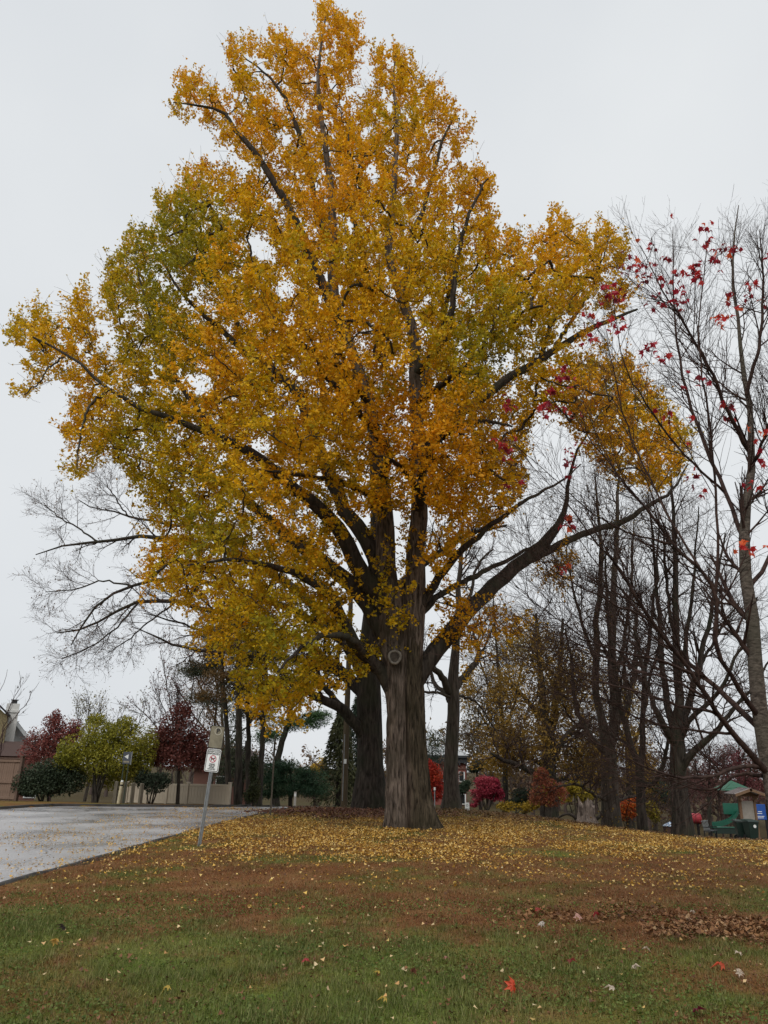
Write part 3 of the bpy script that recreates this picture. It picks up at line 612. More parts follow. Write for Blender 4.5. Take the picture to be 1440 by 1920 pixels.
# ------------------------------------------------------------------ bare and half-bare trees
M_dark = bark('dark_wet_bark', (0.016, 0.013, 0.011), (0.070, 0.057, 0.047), 10, (1, 1, 0.18), 0.9, moss=(0.030, 0.034, 0.020))
M_grey = bark('grey_bark', (0.028, 0.022, 0.018), (0.120, 0.098, 0.080), 11, (1, 1, 0.13), 0.9, moss=(0.06, 0.06, 0.04))
M_twig = bark('twig_bark', (0.030, 0.019, 0.016), (0.090, 0.060, 0.048), 6, (1, 1, 1), 0.2)
M_twig2 = bark('purple_twig_bark', (0.030, 0.018, 0.017), (0.080, 0.052, 0.047), 6, (1, 1, 1), 0.2)
def bare_tree(name, label, Y, bpx, traced, levels, mat, tmat, group=None, ntrunk=1, flare=0.0, leaves=None, K=16, wig=0.03):
    b = base(*bpx, Y); T = empty(name, b, label, 'tree', group)
    arr = [trace(L, Y, K, wig) for L in traced]; P = np.array([a[0] for a in arr]); R = np.array([a[1] for a in arr])
    P[0, 0] = b-np.array([0, 0, 0.25])
    for i in range(ntrunk): R[i] = np.minimum(R[i], R[i, 3]*1.22)*(1+flare*0.9*np.exp(-(P[i, :, 2]-b[2]).clip(0)/0.22))
    v, f = merge([tubes(P[i:i+1], R[i:i+1], 14 if i < ntrunk else 8) for i in range(len(P))])
    mesh_obj('trunk', v, f, mat, T, smooth_=True)
    P2, R2 = P.copy(), R.copy(); c0 = int(K*0.55)      # the lower trunk stays clear of twigs
    P2[0] = resample(P[0, c0:], K); R2[0] = np.interp(np.linspace(c0, K-1, K), np.arange(K), R[0])
    parts, cur = [], (P2, R2); allc = []
    for lv in levels:
        lv = dict(lv); sides = lv.pop('sides', 3); cur = spawn(cur[0], cur[1], **lv); parts.append(tubes(*cur, sides)); allc.append(cur)
    v, f = merge(parts); mesh_obj('crown', v, f, tmat, T)
    if leaves:
        for (lvl, n, size, cols, mat_, spread) in leaves:
            C = allc[lvl][0]; k = rng.integers(0, len(C), n); j = rng.integers(1, C.shape[1], n)
            p = C[k, j]+rng.normal(size=(n, 3))*spread
            V, Fq = leaf_tris(p, randdir(n)+np.array([0, 0, -0.4]), randdir(n), rng.uniform(0.6, 1.2, n)*size)
            c = palette(fbm(p[:, 0]*0.4, p[:, 1]*0.4, p[:, 2]*0.4, seed=13)*1.4-0.2+rng.normal(size=n)*0.12, cols)*rng.uniform(0.7, 1.15, n)[:, None]
            mesh_obj('foliage', V, Fq, mat_, T, col=np.repeat(c, 3, 0))
    return T
M_leafd = col_mat('dry_leaf', 0.7, transl=0.3)
# broad dark tree behind the ginkgo, its long boughs reaching over the road
bare_tree('broad_dark_tree', 'broad dark trunked tree close behind the ginkgo with long bare boughs over the road', 33, (694, 1503), [
 [(694, 1503, 0, 62), (694, 1440, 0, 50), (693, 1360, 0, 47), (692, 1290, 0, 46), (694, 1220, 0, 40), (700, 1120, 0, 30), (705, 1000, 0, 22), (700, 860, 0, 14), (690, 700, 0, 6)],
 [(690, 1385, 0, 22), (673, 1365, -0.3, 22), (640, 1328, -0.8, 20), (600, 1310, -1.2, 16), (564, 1288, -1.6, 12), (520, 1270, -2, 7), (470, 1275, -2.4, 3)],
 [(652, 1340, -0.6, 16), (632, 1316, -0.6, 13), (604, 1284, -0.5, 10), (592, 1254, -0.4, 7), (575, 1225, -0.3, 4)],
 [(690, 1310, 0, 26), (669, 1288, 0.2, 25), (644, 1264, 0.4, 22), (620, 1245, 0.5, 17), (590, 1253, 0.6, 9), (560, 1262, 0.7, 4)],
 [(692, 1290, 0, 28), (680, 1262, 0.3, 26), (650, 1208, 0.7, 22), (580, 1128, 1.2, 17), (480, 1058, 1.8, 13), (380, 1018, 2.2, 10), (297, 1008, 2.5, 8), (247, 1007, 2.6, 7), (187, 1017, 2.7, 5.5), (133, 1018, 2.8, 4), (67, 1040, 2.8, 2)],
 [(187, 1017, 2.7, 4), (150, 993, 2.7, 3), (117, 973, 2.7, 2.5), (83, 947, 2.7, 1.5)],
 [(650, 1208, 0.7, 16), (560, 1150, 0, 14), (470, 1112, -0.6, 11), (390, 1092, -1, 9), (293, 1087, -1.3, 6.5), (247, 1100, -1.5, 5.5), (187, 1127, -1.6, 4.5), (160, 1167, -1.7, 3.5), (133, 1210, -1.8, 2)],
 [(644, 1264, 0.4, 15), (580, 1212, 1, 13), (480, 1165, 1.6, 11), (377, 1140, 2, 9), (333, 1128, 2.2, 8), (260, 1130, 2.4, 6.5), (200, 1157, 2.5, 5), (150, 1180, 2.6, 4), (107, 1187, 2.6, 2)],
 [(644, 1264, 0.4, 11), (560, 1238, 1.6, 10), (460, 1226, 2.6, 8), (367, 1217, 3.2, 6), (320, 1207, 3.4, 4.5), (287, 1192, 3.5, 3), (247, 1174, 3.6, 1.5)],
 [(480, 1058, 1.8, 8), (400, 1000, 2.4, 7), (340, 985, 2.6, 6), (293, 978, 2.8, 5), (247, 970, 2.9, 4), (207, 957, 3, 3), (167, 950, 3, 2.2), (147, 937, 3, 1.5)],
 [(240, 968, 2.9, 3), (220, 940, 2.9, 2.5), (200, 905, 2.8, 1.5)],
 [(260, 1130, 2.4, 4), (215, 1180, 2.2, 3), (165, 1215, 2.1, 2.5), (115, 1235, 2.0, 1.5)],
 [(247, 1100, -1.5, 4), (190, 1090, -1.6, 3), (140, 1105, -1.6, 2.4), (85, 1110, -1.7, 1.5)],
 [(330, 1128, 2.2, 4), (280, 1165, 2.4, 3), (240, 1200, 2.5, 2.4), (200, 1225, 2.6, 1.5)],
 [(697, 1180, 0, 16), (760, 1090, 1.2, 13), (820, 1040, 1.8, 11), (880, 1000, 2.2, 8), (950, 985, 2.6, 4)],
 [(480, 1165, 1.6, 6), (420, 1190, 0.5, 5), (370, 1180, 0, 4), (310, 1160, -0.5, 3), (270, 1150, -1, 1.5)],
], [dict(per=13, tr=(0.38, 1), ang=42, L=2.5, K=6, wig=0.16, up=0.05, rr=0.5, rmin=0.008),
    dict(per=9, tr=(0.15, 1), ang=42, L=1.0, K=4, wig=0.18, up=0.06, rr=0.6, rmin=0.006),
    dict(per=4, tr=(0.2, 1), ang=38, L=0.55, K=3, wig=0.2, up=0.05, rr=0.7, rmin=0.0045)], M_dark, M_twig,
 ntrunk=1, flare=0.35, leaves=[(2, 3500, 0.07, [(0.12, 0.05, 0.02), (0.20, 0.10, 0.03), (0.10, 0.045, 0.03)], M_leafd, 0.05)])
# light barked tree beyond the ginkgo
bare_tree('forked_park_tree', 'bare forked tree with straight light trunk between the two red bushes', 37, (845, 1524), [
 [(845, 1524, 0, 40), (847, 1480, 0, 29), (848, 1400, 0, 25), (850, 1330, 0, 23), (850, 1280, 0, 21), (855, 1200, 0, 14), (861, 1100, 0, 10), (868, 1010, 0, 5)],
 [(849, 1310, 0, 14), (835, 1282, -0.3, 14), (815, 1252, -0.8, 11), (796, 1238, -1.2, 8), (770, 1200, -1.6, 4)],
 [(848, 1320, 0, 9), (832, 1300, 0.5, 9), (812, 1275, 1, 7), (806, 1250, 1.2, 5), (790, 1240, 1.4, 3)],
 [(851, 1295, 0, 15), (870, 1268, 0.3, 13), (893, 1240, 0.6, 11), (897, 1212, 0.8, 8), (888, 1188, 1, 5), (900, 1150, 1.2, 3)],
 [(893, 1240, 0.6, 6), (915, 1200, 0.8, 4), (930, 1160, 1, 2)],
 [(856, 1190, 0, 9), (880, 1120, 0.8, 7), (895, 1060, 1.2, 5), (925, 1030, 1.5, 3)],
 [(848, 1308, 0, 6), (820, 1298, -0.8, 5), (785, 1298, -1.5, 4), (760, 1290, -2, 2)],
 [(850, 1300, 0, 6), (880, 1310, 1, 5), (905, 1330, 1.6, 3), (930, 1370, 2, 2)],
], [dict(per=9, tr=(0.4, 1), ang=48, L=2.6, K=6, wig=0.22, up=0.05, rr=0.5, rmin=0.010),
    dict(per=7, tr=(0.2, 1), ang=42, L=1.2, K=4, wig=0.2, up=0.05, rr=0.6, rmin=0.007),
    dict(per=5, tr=(0.2, 1), ang=38, L=0.6, K=3, wig=0.2, up=0.05, rr=0.7, rmin=0.005)], M_grey, M_twig, flare=0.5)
LV = lambda a, L, c=6: [dict(per=a, tr=(0.25, 1), ang=46, L=L, K=6, wig=0.14, up=0.05, rr=0.5, rmin=0.012),
    dict(per=8, tr=(0.15, 1), ang=42, L=L*0.55, K=4, wig=0.16, up=0.05, rr=0.6, rmin=0.007),
    dict(per=c, tr=(0.15, 1), ang=36, L=L*0.28, K=3, wig=0.2, up=0.05, rr=0.7, rmin=0.005)]
OLIVE = [(0.16, 0.10, 0.02), (0.24, 0.15, 0.025), (0.13, 0.11, 0.025)]
bare_tree('twin_stem_tree', 'bare tree with thick fluted trunk splitting into two tall stems beside the orange shrub', 31, (1146, 1540), [
 [(1146, 1540, 0, 50), (1144, 1500, 0, 33), (1143, 1430, 0, 30), (1141, 1395, 0, 26), (1128, 1350, 0, 15), (1116, 1280, 0, 13), (1118, 1180, 0, 11), (1127, 1060, 0, 8), (1120, 960, 0, 5), (1115, 880, 0, 2)],
 [(1143, 1410, 0, 20), (1150, 1340, 0.4, 18), (1146, 1220, 0.6, 16), (1150, 1110, 0.8, 12), (1158, 980, 1, 8), (1160, 860, 1, 4)],
 [(1142, 1415, 0, 12), (1110, 1385, -0.4, 11), (1082, 1330, -0.8, 8), (1075, 1270, -1, 6), (1060, 1180, -1, 3)],
 [(1148, 1380, 0, 9), (1175, 1320, 0.6, 8), (1190, 1240, 1, 6), (1195, 1130, 1.2, 3)],
 [(1147, 1300, 0.4, 8), (1170, 1200, 1.4, 7), (1185, 1080, 2, 5), (1190, 960, 2.2, 2)],
 [(1141, 1500, 0, 6), (1110, 1488, -1, 6), (1080, 1470, -1.8, 5), (1045, 1475, -2.4, 3)],
 [(1150, 1505, 0, 6), (1175, 1495, 0.8, 5), (1210, 1490, 1.4, 3)],
 [(1117, 1240, 0, 8), (1090, 1160, -1, 6), (1070, 1080, -1.6, 4), (1060, 1000, -2, 2)],
], LV(10, 2.6), M_grey, M_twig, flare=0.35, leaves=[(1, 2600, 0.09, OLIVE, M_leafd, 0.3)])
bare_tree('slender_forked_tree', 'slender dark bare tree forking low above the small yellow bush', 29, (1205, 1548), [
 [(1205, 1548, 0, 34), (1203, 1515, 0, 20), (1201, 1470, 0, 17), (1196, 1430, 0, 13), (1182, 1385, 0, 11), (1166, 1330, 0, 10), (1150, 1250, 0, 8), (1140, 1150, 0, 6), (1135, 1040, 0, 3)],
 [(1201, 1465, 0, 12), (1204, 1400, 0.4, 11), (1206, 1300, 0.6, 9), (1216, 1200, 0.8, 7), (1230, 1080, 1, 5), (1235, 960, 1, 2)],
 [(1203, 1480, 0, 9), (1228, 1462, -0.5, 9), (1246, 1425, -0.8, 8), (1254, 1385, -1, 6), (1270, 1300, -1.2, 3)],
 [(1206, 1330, 0.6, 6), (1225, 1250, 1.2, 5), (1250, 1150, 1.5, 3)],
 [(1190, 1410, 0, 6), (1165, 1390, -0.8, 5), (1130, 1370, -1.5, 3)],
 [(1160, 1300, 0, 5), (1175, 1220, -1, 4), (1180, 1120, -1.5, 2)],
], LV(9, 2.2), M_dark, M_twig, flare=0.4)
bare_tree('spreading_bare_tree', 'stout dark bare tree with many upswept limbs next to the playground', 27, (1280, 1556), [
 [(1280, 1556, 0, 56), (1274, 1520, 0, 34), (1271, 1450, 0, 29), (1268, 1395, 0, 27), (1270, 1340, 0, 18), (1270, 1250, 0, 15), (1266, 1150, 0, 12), (1264, 1010, 0, 8), (1258, 880, 0, 3)],
 [(1268, 1400, 0, 16), (1252, 1375, -0.4, 14), (1232, 1335, -0.8, 11), (1214, 1295, -1, 8), (1200, 1230, -1.2, 6), (1190, 1130, -1.4, 3)],
 [(1266, 1385, 0, 15), (1252, 1330, 0.4, 13), (1244, 1260, 0.6, 11), (1236, 1170, 0.8, 8), (1226, 1040, 1, 5), (1215, 920, 1, 2)],
 [(1272, 1385, 0, 15), (1290, 1325, 0.4, 13), (1305, 1265, 0.7, 11), (1322, 1205, 1, 9), (1340, 1110, 1.2, 6), (1360, 1000, 1.4, 3)],
 [(1275, 1455, 0, 15), (1288, 1425, -0.3, 14), (1318, 1392, -0.7, 12), (1340, 1372, -1, 10), (1366, 1340, -1.2, 8), (1402, 1298, -1.4, 6), (1450, 1230, -1.6, 3)],
 [(1275, 1390, 0, 11), (1302, 1340, -0.6, 10), (1345, 1300, -1.2, 8), (1390, 1220, -1.6, 5), (1420, 1120, -1.8, 3)],
 [(1270, 1300, 0, 9), (1285, 1200, -0.8, 8), (1300, 1080, -1.2, 5), (1310, 950, -1.4, 2)],
 [(1268, 1220, 0, 8), (1250, 1100, 0.8, 6), (1245, 980, 1.2, 3)],
 [(1305, 1265, 0.7, 7), (1340, 1200, 1.6, 5), (1385, 1130, 2.2, 3)],
], LV(11, 2.3), M_dark, M_twig, flare=0.4)

# ------------------------------------------------------------------ young maple at the right edge, nearly bare, with a few red leaves
MY = 10.0
M_mbark = bark('maple_bark', (0.035, 0.027, 0.022), (0.150, 0.122, 0.100), 11, (1, 1, 2.4), 0.8, moss=(0.08, 0.075, 0.055))
M_mtwig = bark('maple_twig', (0.022, 0.013, 0.011), (0.075, 0.045, 0.036), 8, (1, 1, 1), 0.2)
mb = base(1505, 1672, MY)
MP = empty('young_maple_tree', mb, 'young maple with pale bark, bare whippy twigs and a few last red leaves', 'tree')
ML = [
 [(1505, 1690, 0, 42), (1468, 1560, 0, 34), (1440, 1420, 0, 31), (1419, 1270, 0, 27), (1406, 1140, 0, 23), (1394, 1030, 0, 20), (1400, 930, .1, 16), (1410, 860, .2, 13), (1406, 777, .3, 10.5), (1393, 686, .4, 8), (1383, 600, .5, 6), (1374, 520, .5, 5), (1378, 430, .5, 2.5), (1385, 385, .5, 1.5)],
 [(1440, 1450, 0, 17), (1387, 1390, -.3, 14), (1350, 1345, -.5, 12), (1320, 1300, -.7, 11), (1298, 1262, -.8, 10), (1262, 1218, -1, 9), (1225, 1165, -1.2, 9), (1185, 1110, -1.4, 8), (1159, 1062, -1.5, 6), (1110, 1005, -1.7, 4), (1050, 930, -1.9, 2)],
 [(1428, 1370, 0, 14), (1375, 1320, .3, 13), (1342, 1290, .5, 11), (1312, 1260, .6, 10), (1275, 1230, .7, 8), (1230, 1180, .8, 6), (1170, 1120, .8, 4), (1100, 1080, .8, 2)],
 [(1424, 1345, 0, 14), (1387, 1298, -.2, 12), (1367, 1255, -.4, 10), (1345, 1225, -.5, 11), (1340, 1170, -.6, 10), (1342, 1112, -.7, 9), (1312, 1068, -.8, 8), (1260, 1020, -.9, 7), (1219, 966, -1, 6), (1170, 903, -1.1, 4.5), (1125, 848, -1.2, 3), (1070, 770, -1.3, 1.6)],
 [(1342, 1112, -.7, 7), (1346, 1000, -.8, 6), (1340, 900, -.9, 5.5), (1330, 800, -1, 5), (1315, 700, -1.1, 4), (1310, 600, -1.1, 3), (1325, 470, -1.1, 1.5)],
 [(1400, 1110, 0, 11), (1440, 1050, .3, 9), (1470, 950, .5, 7), (1475, 800, .6, 4), (1450, 600, .6, 2)],
 [(1394, 1010, 0, 11), (1360, 920, .6, 9), (1320, 830, 1, 8), (1290, 740, 1.2, 6.5), (1270, 650, 1.3, 5), (1262, 540, 1.4, 3), (1262, 425, 1.4, 1.4)],
 [(1407, 850, .2, 10), (1360, 760, -.2, 8), (1330, 690, -.4, 6.5), (1285, 610, -.6, 5), (1240, 540, -.8, 3), (1200, 460, -.9, 1.4)],
 [(1400, 740, .3, 9), (1425, 640, 0, 7), (1430, 540, -.1, 5), (1425, 430, -.2, 2)],
 [(1428, 1440, 0, 11), (1392, 1437, -.4, 9), (1330, 1455, -1, 7), (1285, 1458, -1.3, 6), (1235, 1450, -1.6, 4.5), (1195, 1430, -1.8, 3.5), (1130, 1400, -2.1, 2.4), (1060, 1360, -2.3, 1.4)],
 [(1430, 1455, 0, 9), (1385, 1452, .3, 7), (1345, 1478, .5, 5), (1300, 1478, .7, 4), (1255, 1463, .9, 3), (1200, 1445, 1, 2), (1140, 1440, 1.1, 1.3)],
 [(1300, 1264, -.8, 8), (1237, 1238, -1.2, 6), (1180, 1225, -1.5, 5), (1125, 1209, -1.8, 4), (1075, 1180, -2, 3), (1024, 1145, -2.2, 2.2), (960, 1095, -2.4, 1.2)],
 [(1330, 1312, -.7, 7), (1260, 1275, -.4, 6), (1162, 1246, 0, 4.5), (1110, 1220, .2, 3.5), (1050, 1194, .4, 2.5), (985, 1165, .5, 1.4)],
 [(1345, 1338, -.5, 7), (1280, 1325, -1, 6), (1190, 1295, -1.5, 4.5), (1100, 1275, -1.9, 3), (1030, 1245, -2.2, 2), (960, 1225, -2.4, 1.2)],
 [(1375, 1375, -.3, 7), (1300, 1370, -.6, 5.5), (1210, 1350, -.9, 4.2), (1130, 1310, -1.2, 3), (1050, 1290, -1.4, 1.6)],
 [(1262, 1020, -.9, 5), (1180, 1000, -1.3, 4), (1110, 960, -1.7, 3), (1040, 900, -2, 2), (965, 830, -2.2, 1.2)],
 [(1315, 1070, -.8, 6), (1250, 960, -.2, 5), (1200, 860, .1, 4), (1165, 760, .3, 3), (1140, 650, .4, 1.8), (1110, 600, .4, 1.2)],
 [(1225, 1165, -1.2, 5), (1150, 1130, -1.6, 4), (1060, 1085, -2, 2.6), (990, 1030, -2.3, 1.4)],
 [(1360, 925, .6, 6), (1290, 860, 0.2, 5), (1220, 770, -.1, 4), (1170, 680, -.4, 2.6), (1150, 560, -.5, 1.4)],
 [(1408, 880, .2, 7), (1440, 800, -.4, 6), (1460, 700, -.6, 4)],
]
arr = [trace(L, MY, 20, 0.008) for L in ML]; mP = np.array([a[0] for a in arr]); mR = np.array([a[1] for a in arr]); mP[0, 0] = mb-np.array([0, 0, .2]); mR[1:] *= 0.82
mR[0] *= 1+0.35*np.exp(-(mP[0, :, 2]-mb[2]).clip(0)/0.35)
v, f = merge([tubes(mP[i:i+1], mR[i:i+1], 16 if i == 0 else 8) for i in range(1)]); mesh_obj('trunk', v, f, M_mbark, MP, smooth_=True)
for i in range(1, len(mP)):
    v, f = tubes(mP[i:i+1], mR[i:i+1], 8); mesh_obj('limb', v, f, M_mbark if mR[i].max() > 0.05 else M_mtwig, MP, smooth_=True)
w1 = spawn(mP[[1, 2, 3, 4, 6, 7, 11, 12, 13, 16]], np.minimum(mR[[1, 2, 3, 4, 6, 7, 11, 12, 13, 16]], 0.018), per=6, tr=(0.15, 0.9), ang=30, L=2.5, K=10, wig=0.06, up=0.02, rr=0.5, rmin=0.004, bias=(-1.0, -0.1, 0.25))
w2 = spawn(*w1, per=8, tr=(0.15, 0.97), ang=34, L=0.75, K=4, wig=0.10, up=0.05, rr=0.6, rmin=0.0024)
l1 = spawn(mP, mR, per=17, tr=(0.25, 0.97), ang=36, L=1.25, K=7, wig=0.09, up=0.07, rr=0.5, rmin=0.0035, bias=(-0.3, 0, 0.1))
l2 = spawn(l1[0], l1[1], per=10, tr=(0.15, 0.95), ang=38, L=0.72, K=4, wig=0.10, up=0.08, rr=0.65, rmin=0.0024)
l3 = spawn(l2[0], l2[1], per=2, tr=(0.2, 1), ang=34, L=0.28, K=3, wig=0.12, up=0.06, rr=0.7, rmin=0.0018)
v, f = merge([tubes(*l1, 4), tubes(*w1, 4), tubes(*w2, 3), tubes(*l2, 3), tubes(*l3, 3)]); mesh_obj('crown', v, f, M_mtwig, MP)
CL = [(1260,415,1),(1322,424,3),(1326,444,2),(1324,462,2),(1358,470,5),(1374,462,3),(1345,484,3),(1303,505,5),(1293,497,2),(1314,517,3),(1346,508,1),(1269,515,4),(1248,484,3),(1222,464,2),(1203,450,1),(1174,484,2),(1194,488,2),(1214,490,3),(1180,508,4),(1208,522,5),(1144,542,4),(1159,556,4),(1134,552,2),(1238,545,3),(1260,560,3),(1284,557,2),(1269,580,2),(1225,568,2),(1373,548,4),(1408,533,3),(1422,528,2),(1397,563,2),(1437,560,2),(1437,484,3),(1352,592,6),(1104,592,4),(1119,606,3),(1144,600,2),(1171,603,2),(1107,634,3),(1215,643,3),(1229,652,1),(1251,670,2),(1306,716,3),(1269,724,1),(1064,689,4),(1055,698,2),(1034,725,3),(1042,738,2),(1060,716,2),(1015,759,4),(1027,768,4),(1066,771,2),(1067,787,1),(1251,773,3),(1308,779,1),(1361,768,3),(1373,784,3),(1413,814,3),(1070,845,4),(1073,869,4),(1422,857,3),(1288,830,1),(1306,885,2),(950,754,5),(946,825,4),(955,842,4),(962,905,2),(1065,975,5),(1056,1062,3),(1410,1027,4),(1388,1030,1),(1408,900,2),(1310,915,2),(1345,472,2),(1200,505,2),(1236,520,2),(1280,540,2)]
lc_, ln_ = [], []
for px, py, n in CL:
    lc_.append(PX(px, py, MY+rng.uniform(-1.7, 0.4))); ln_.append(n)
wood = np.vstack([mP[:, 6:].reshape(-1, 3), l1[0][:, 2:].reshape(-1, 3)])
wp, wr = connect(np.array(lc_), wood, None, r0=0.0028, rcap=0.006, sag=-0.03)
v, f = tubes(wp, wr, 4); mesh_obj('leaf_twig', v, f, M_mtwig, MP)['kind'] = 'stuff'
def maple_leaf_mesh(name, mat, curl):
    lob = [(0, 0.0, 0.02), (0.10, 0.10, 0.0), (0.42, 0.02, 0.0), (0.28, 0.24, 0), (0.55, 0.46, 0), (0.30, 0.48, 0), (0.26, 0.60, 0), (0.13, 0.62, 0), (0.0, 1.0, 0)]
    pts = [(x, y) for x, y, _ in lob]+[(-x, y) for x, y, _ in lob[-2:0:-1]]
    c = (0, 0.36); V = [(c[0], c[1], 0.0)]
    for x, y in pts:
        r = math.hypot(x, y-0.36); V.append((x*(1-0.25*curl), y, -curl*r*r*1.3+0.6*curl*x*x+0.14*math.sin(5*x+3*y)))
    n = len(pts); Fs = [(0, i+1, (i+1) % n+1) for i in range(n)]
    V += [(-0.012, 0.0, 0.0), (0.012, 0.0, 0.0), (0.006, -0.45, -0.08), (-0.006, -0.45, -0.08)]; Fs.append((n+1, n+2, n+3, n+4))
    me = bpy.data.meshes.new(name); me.from_pydata(V, [], Fs); me.update(); me.materials.append(mat); return me
def leaf_mat(name, c):
    m = simple(name, c, 0.5, var=0.35, scale=2.5, spec=0.3); t = m.node_tree; b = t.nodes['Principled BSDF']
    tr = t.nodes.new('ShaderNodeBsdfTranslucent'); t.links.new(b.inputs['Base Color'].links[0].from_socket, tr.inputs['Color'])
    ms = t.nodes.new('ShaderNodeMixShader'); ms.inputs[0].default_value = 0.4
    t.links.new(b.outputs[0], ms.inputs[1]); t.links.new(tr.outputs[0], ms.inputs[2]); t.links.new(ms.outputs[0], t.nodes['Material Output'].inputs['Surface'])
    return m
REDS = [leaf_mat('maple_leaf_crimson', (0.40, 0.022, 0.042)), leaf_mat('maple_leaf_red', (0.58, 0.045, 0.045)), leaf_mat('maple_leaf_dark_red', (0.22, 0.014, 0.026)), leaf_mat('maple_leaf_orange', (0.72, 0.13, 0.04))]
LM = [[maple_leaf_mesh('maple_leaf', m, c) for c in (0.3, 0.7, 1.1)] for m in REDS]
from mathutils import Euler
for (px, py, n), c in zip(CL, lc_):
    for k in range(int(n*1.5)+1 if n > 1 else 1):
        w = rng.choice(4, p=[0.5, 0.24, 0.2, 0.06])
        if (px, py) in ((1352, 592), (1413, 814), (1410, 1027), (1056, 1062)): w = rng.choice([1, 3])
        o = bpy.data.objects.new('leaf', LM[w][rng.integers(3)]); COL.objects.link(o); o.parent = MP
        o.location = Vector(c-mb+rng.normal(size=3)*np.array([0.055, 0.08, 0.06])*(0.4 if n == 1 else 1.0)); s = rng.uniform(0.085, 0.132); o.scale = (s, s, s)
        o.rotation_euler = (rng.normal(-1.0, 0.7), rng.normal(0, 0.7), rng.uniform(0, 6.28))
# ------------------------------------------------------------------ shrubs, small trees and conifers
M_leaf = col_mat('shrub_leaf', 0.6, transl=0.3)
M_needle = col_mat('conifer_needle', 0.65, transl=0.12)
def lobes_world(Y, lobes):
    out = []
    for l in lobes:
        px, py, rx, ry = l[:4]; off = l[4] if len(l) > 4 else 0.0
        c = PX(px, py, Y+off); s = axial(c)/F; out.append((c, rx*s, ry*s))
    return out
def lobe_points(LW, n, shell=0.45, depth=0.85, clump=0.44, freq=1.6, seed=0):
    wt = np.array([rx*ry for _, rx, ry in LW])**0.9; wt /= wt.sum(); pts = np.empty((0, 3)); outs = np.empty((0, 3))
    while len(pts) < n:
        k = rng.choice(len(LW), n, p=wt); d = randdir(n); r = rng.random(n)**shell
        c = np.array([LW[i][0] for i in k]); rad = np.array([(LW[i][1], LW[i][1]*depth, LW[i][2]) for i in k])
        p = c+d*rad*r[:, None]*(0.82+0.36*fbm(d[:, 0]*2.5+k*3, d[:, 1]*2.5, d[:, 2]*2.5, seed=seed+3, o=2))[:, None]
        m = fbm(p[:, 0]*freq, p[:, 1]*freq, p[:, 2]*freq, seed=seed+7, o=2) > clump-0.18*rng.random(n)
        pts = np.vstack([pts, p[m]]); outs = np.vstack([outs, d[m]])
    return pts[:n], outs[:n]
def shrub(name, label, cat, Y, bpx, lobes, n, size, cols, mat=None, stem=5, stem_mat=None, group=None, nstem=1, wide=0.42, tipf=1.0, clump=0.44, freq=1.6, shell=0.45, droop=-0.2, twigs=40, seed=0, fol='foliage', zsq=1.0):
    b = base(*bpx, Y); T = empty(name, b, label, cat, group); LW = lobes_world(Y, lobes)
    p, d = lobe_points(LW, n, shell, clump=clump, freq=freq, seed=seed); p[:, 2] = np.maximum(p[:, 2], b[2]+0.05)
    A = nrm(randdir(n)+d*0.7+np.array([0, 0, droop])); V, Fq = leaf_tris(p, A, randdir(n)*0.8+d*0.3+np.array([0, 0, 0.5*zsq]), rng.uniform(0.65, 1.25, n)*size, wide=wide, tipf=tipf, shoulder=0.5, fold=0.1)
    t = fbm(p[:, 0]*0.9, p[:, 1]*0.9, p[:, 2]*0.9, seed=seed+19)*1.5-0.25+rng.normal(size=n)*0.14
    c = palette(t, cols)*rng.uniform(0.7, 1.2, n)[:, None]
    mesh_obj(fol, V, Fq, mat or M_leaf, T, col=np.repeat(c, 3, 0))
    s = axial(b)/F; top = np.mean([l[0] for l in LW], 0); parts = []
    nodes = []
    for q in range(nstem):
        foot = b+np.array([rng.normal()*0.12, rng.normal()*0.1, -0.15])*(0 if nstem == 1 else 1)-np.array([0, 0, 0.1])
        head = b+(top-b)*rng.uniform(0.75, 1.05)+(rng.normal(size=3)*np.array([0.5, 0.4, 0.1])*(LW[0][1]) if nstem > 1 else 0)
        Pq = resample(np.array([foot, foot*0.55+head*0.45+rng.normal(size=3)*0.05, head]), 10)
        parts.append(tubes(Pq[None], (stem/2*s*np.linspace(1.15, 0.5, 10))[None], 8)); nodes += list(Pq[3:])
    v, f = merge(parts); mesh_obj('trunk' if nstem == 1 else 'stem', v, f, stem_mat or M_dark, T, smooth_=True)
    if twigs:
        tp, _ = lobe_points(LW, twigs, 0.7, clump=0.0, seed=seed); wp, wr = connect(tp, nodes, None, r0=0.008, rcap=stem*s*0.3)
        v, f = tubes(wp, np.maximum(wr, 0.007), 4); mesh_obj('branchwork', v, f, stem_mat or M_dark, T)['kind'] = 'stuff'
    return T
# left of the road
shrub('yellow_green_bush', 'big rounded yellow green bush with dark hollow underneath across the road', 'bush', 35.5, (180, 1490),
      [(150, 1408, 42, 34), (185, 1388, 45, 36), (225, 1392, 45, 40, .5), (262, 1400, 34, 44, .8), (125, 1425, 26, 26), (200, 1420, 55, 32), (255, 1440, 32, 22, .8), (150, 1450, 40, 26, .9), (215, 1455, 46, 26, 1.2), (180, 1350, 20, 12, .4), (240, 1358, 22, 14, .6)], 24000, 0.085,
      [(0.11, 0.12, 0.014), (0.23, 0.23, 0.024), (0.37, 0.33, 0.04), (0.17, 0.19, 0.024)], nstem=7, stem=5, twigs=90, seed=1, droop=0.25, clump=0.38)
shrub('evergreen_bush', 'low grey green evergreen bush with pale glints beside the wooden fence', 'bush', 35.5, (85, 1489),
      [(62, 1462, 36, 27), (95, 1455, 40, 33), (128, 1462, 34, 28), (80, 1478, 48, 16), (45, 1474, 22, 18)], 13000, 0.085, [(0.025, 0.040, 0.020), (0.045, 0.065, 0.035), (0.085, 0.105, 0.070)], nstem=4, stem=4, twigs=30, seed=2, clump=0.30)
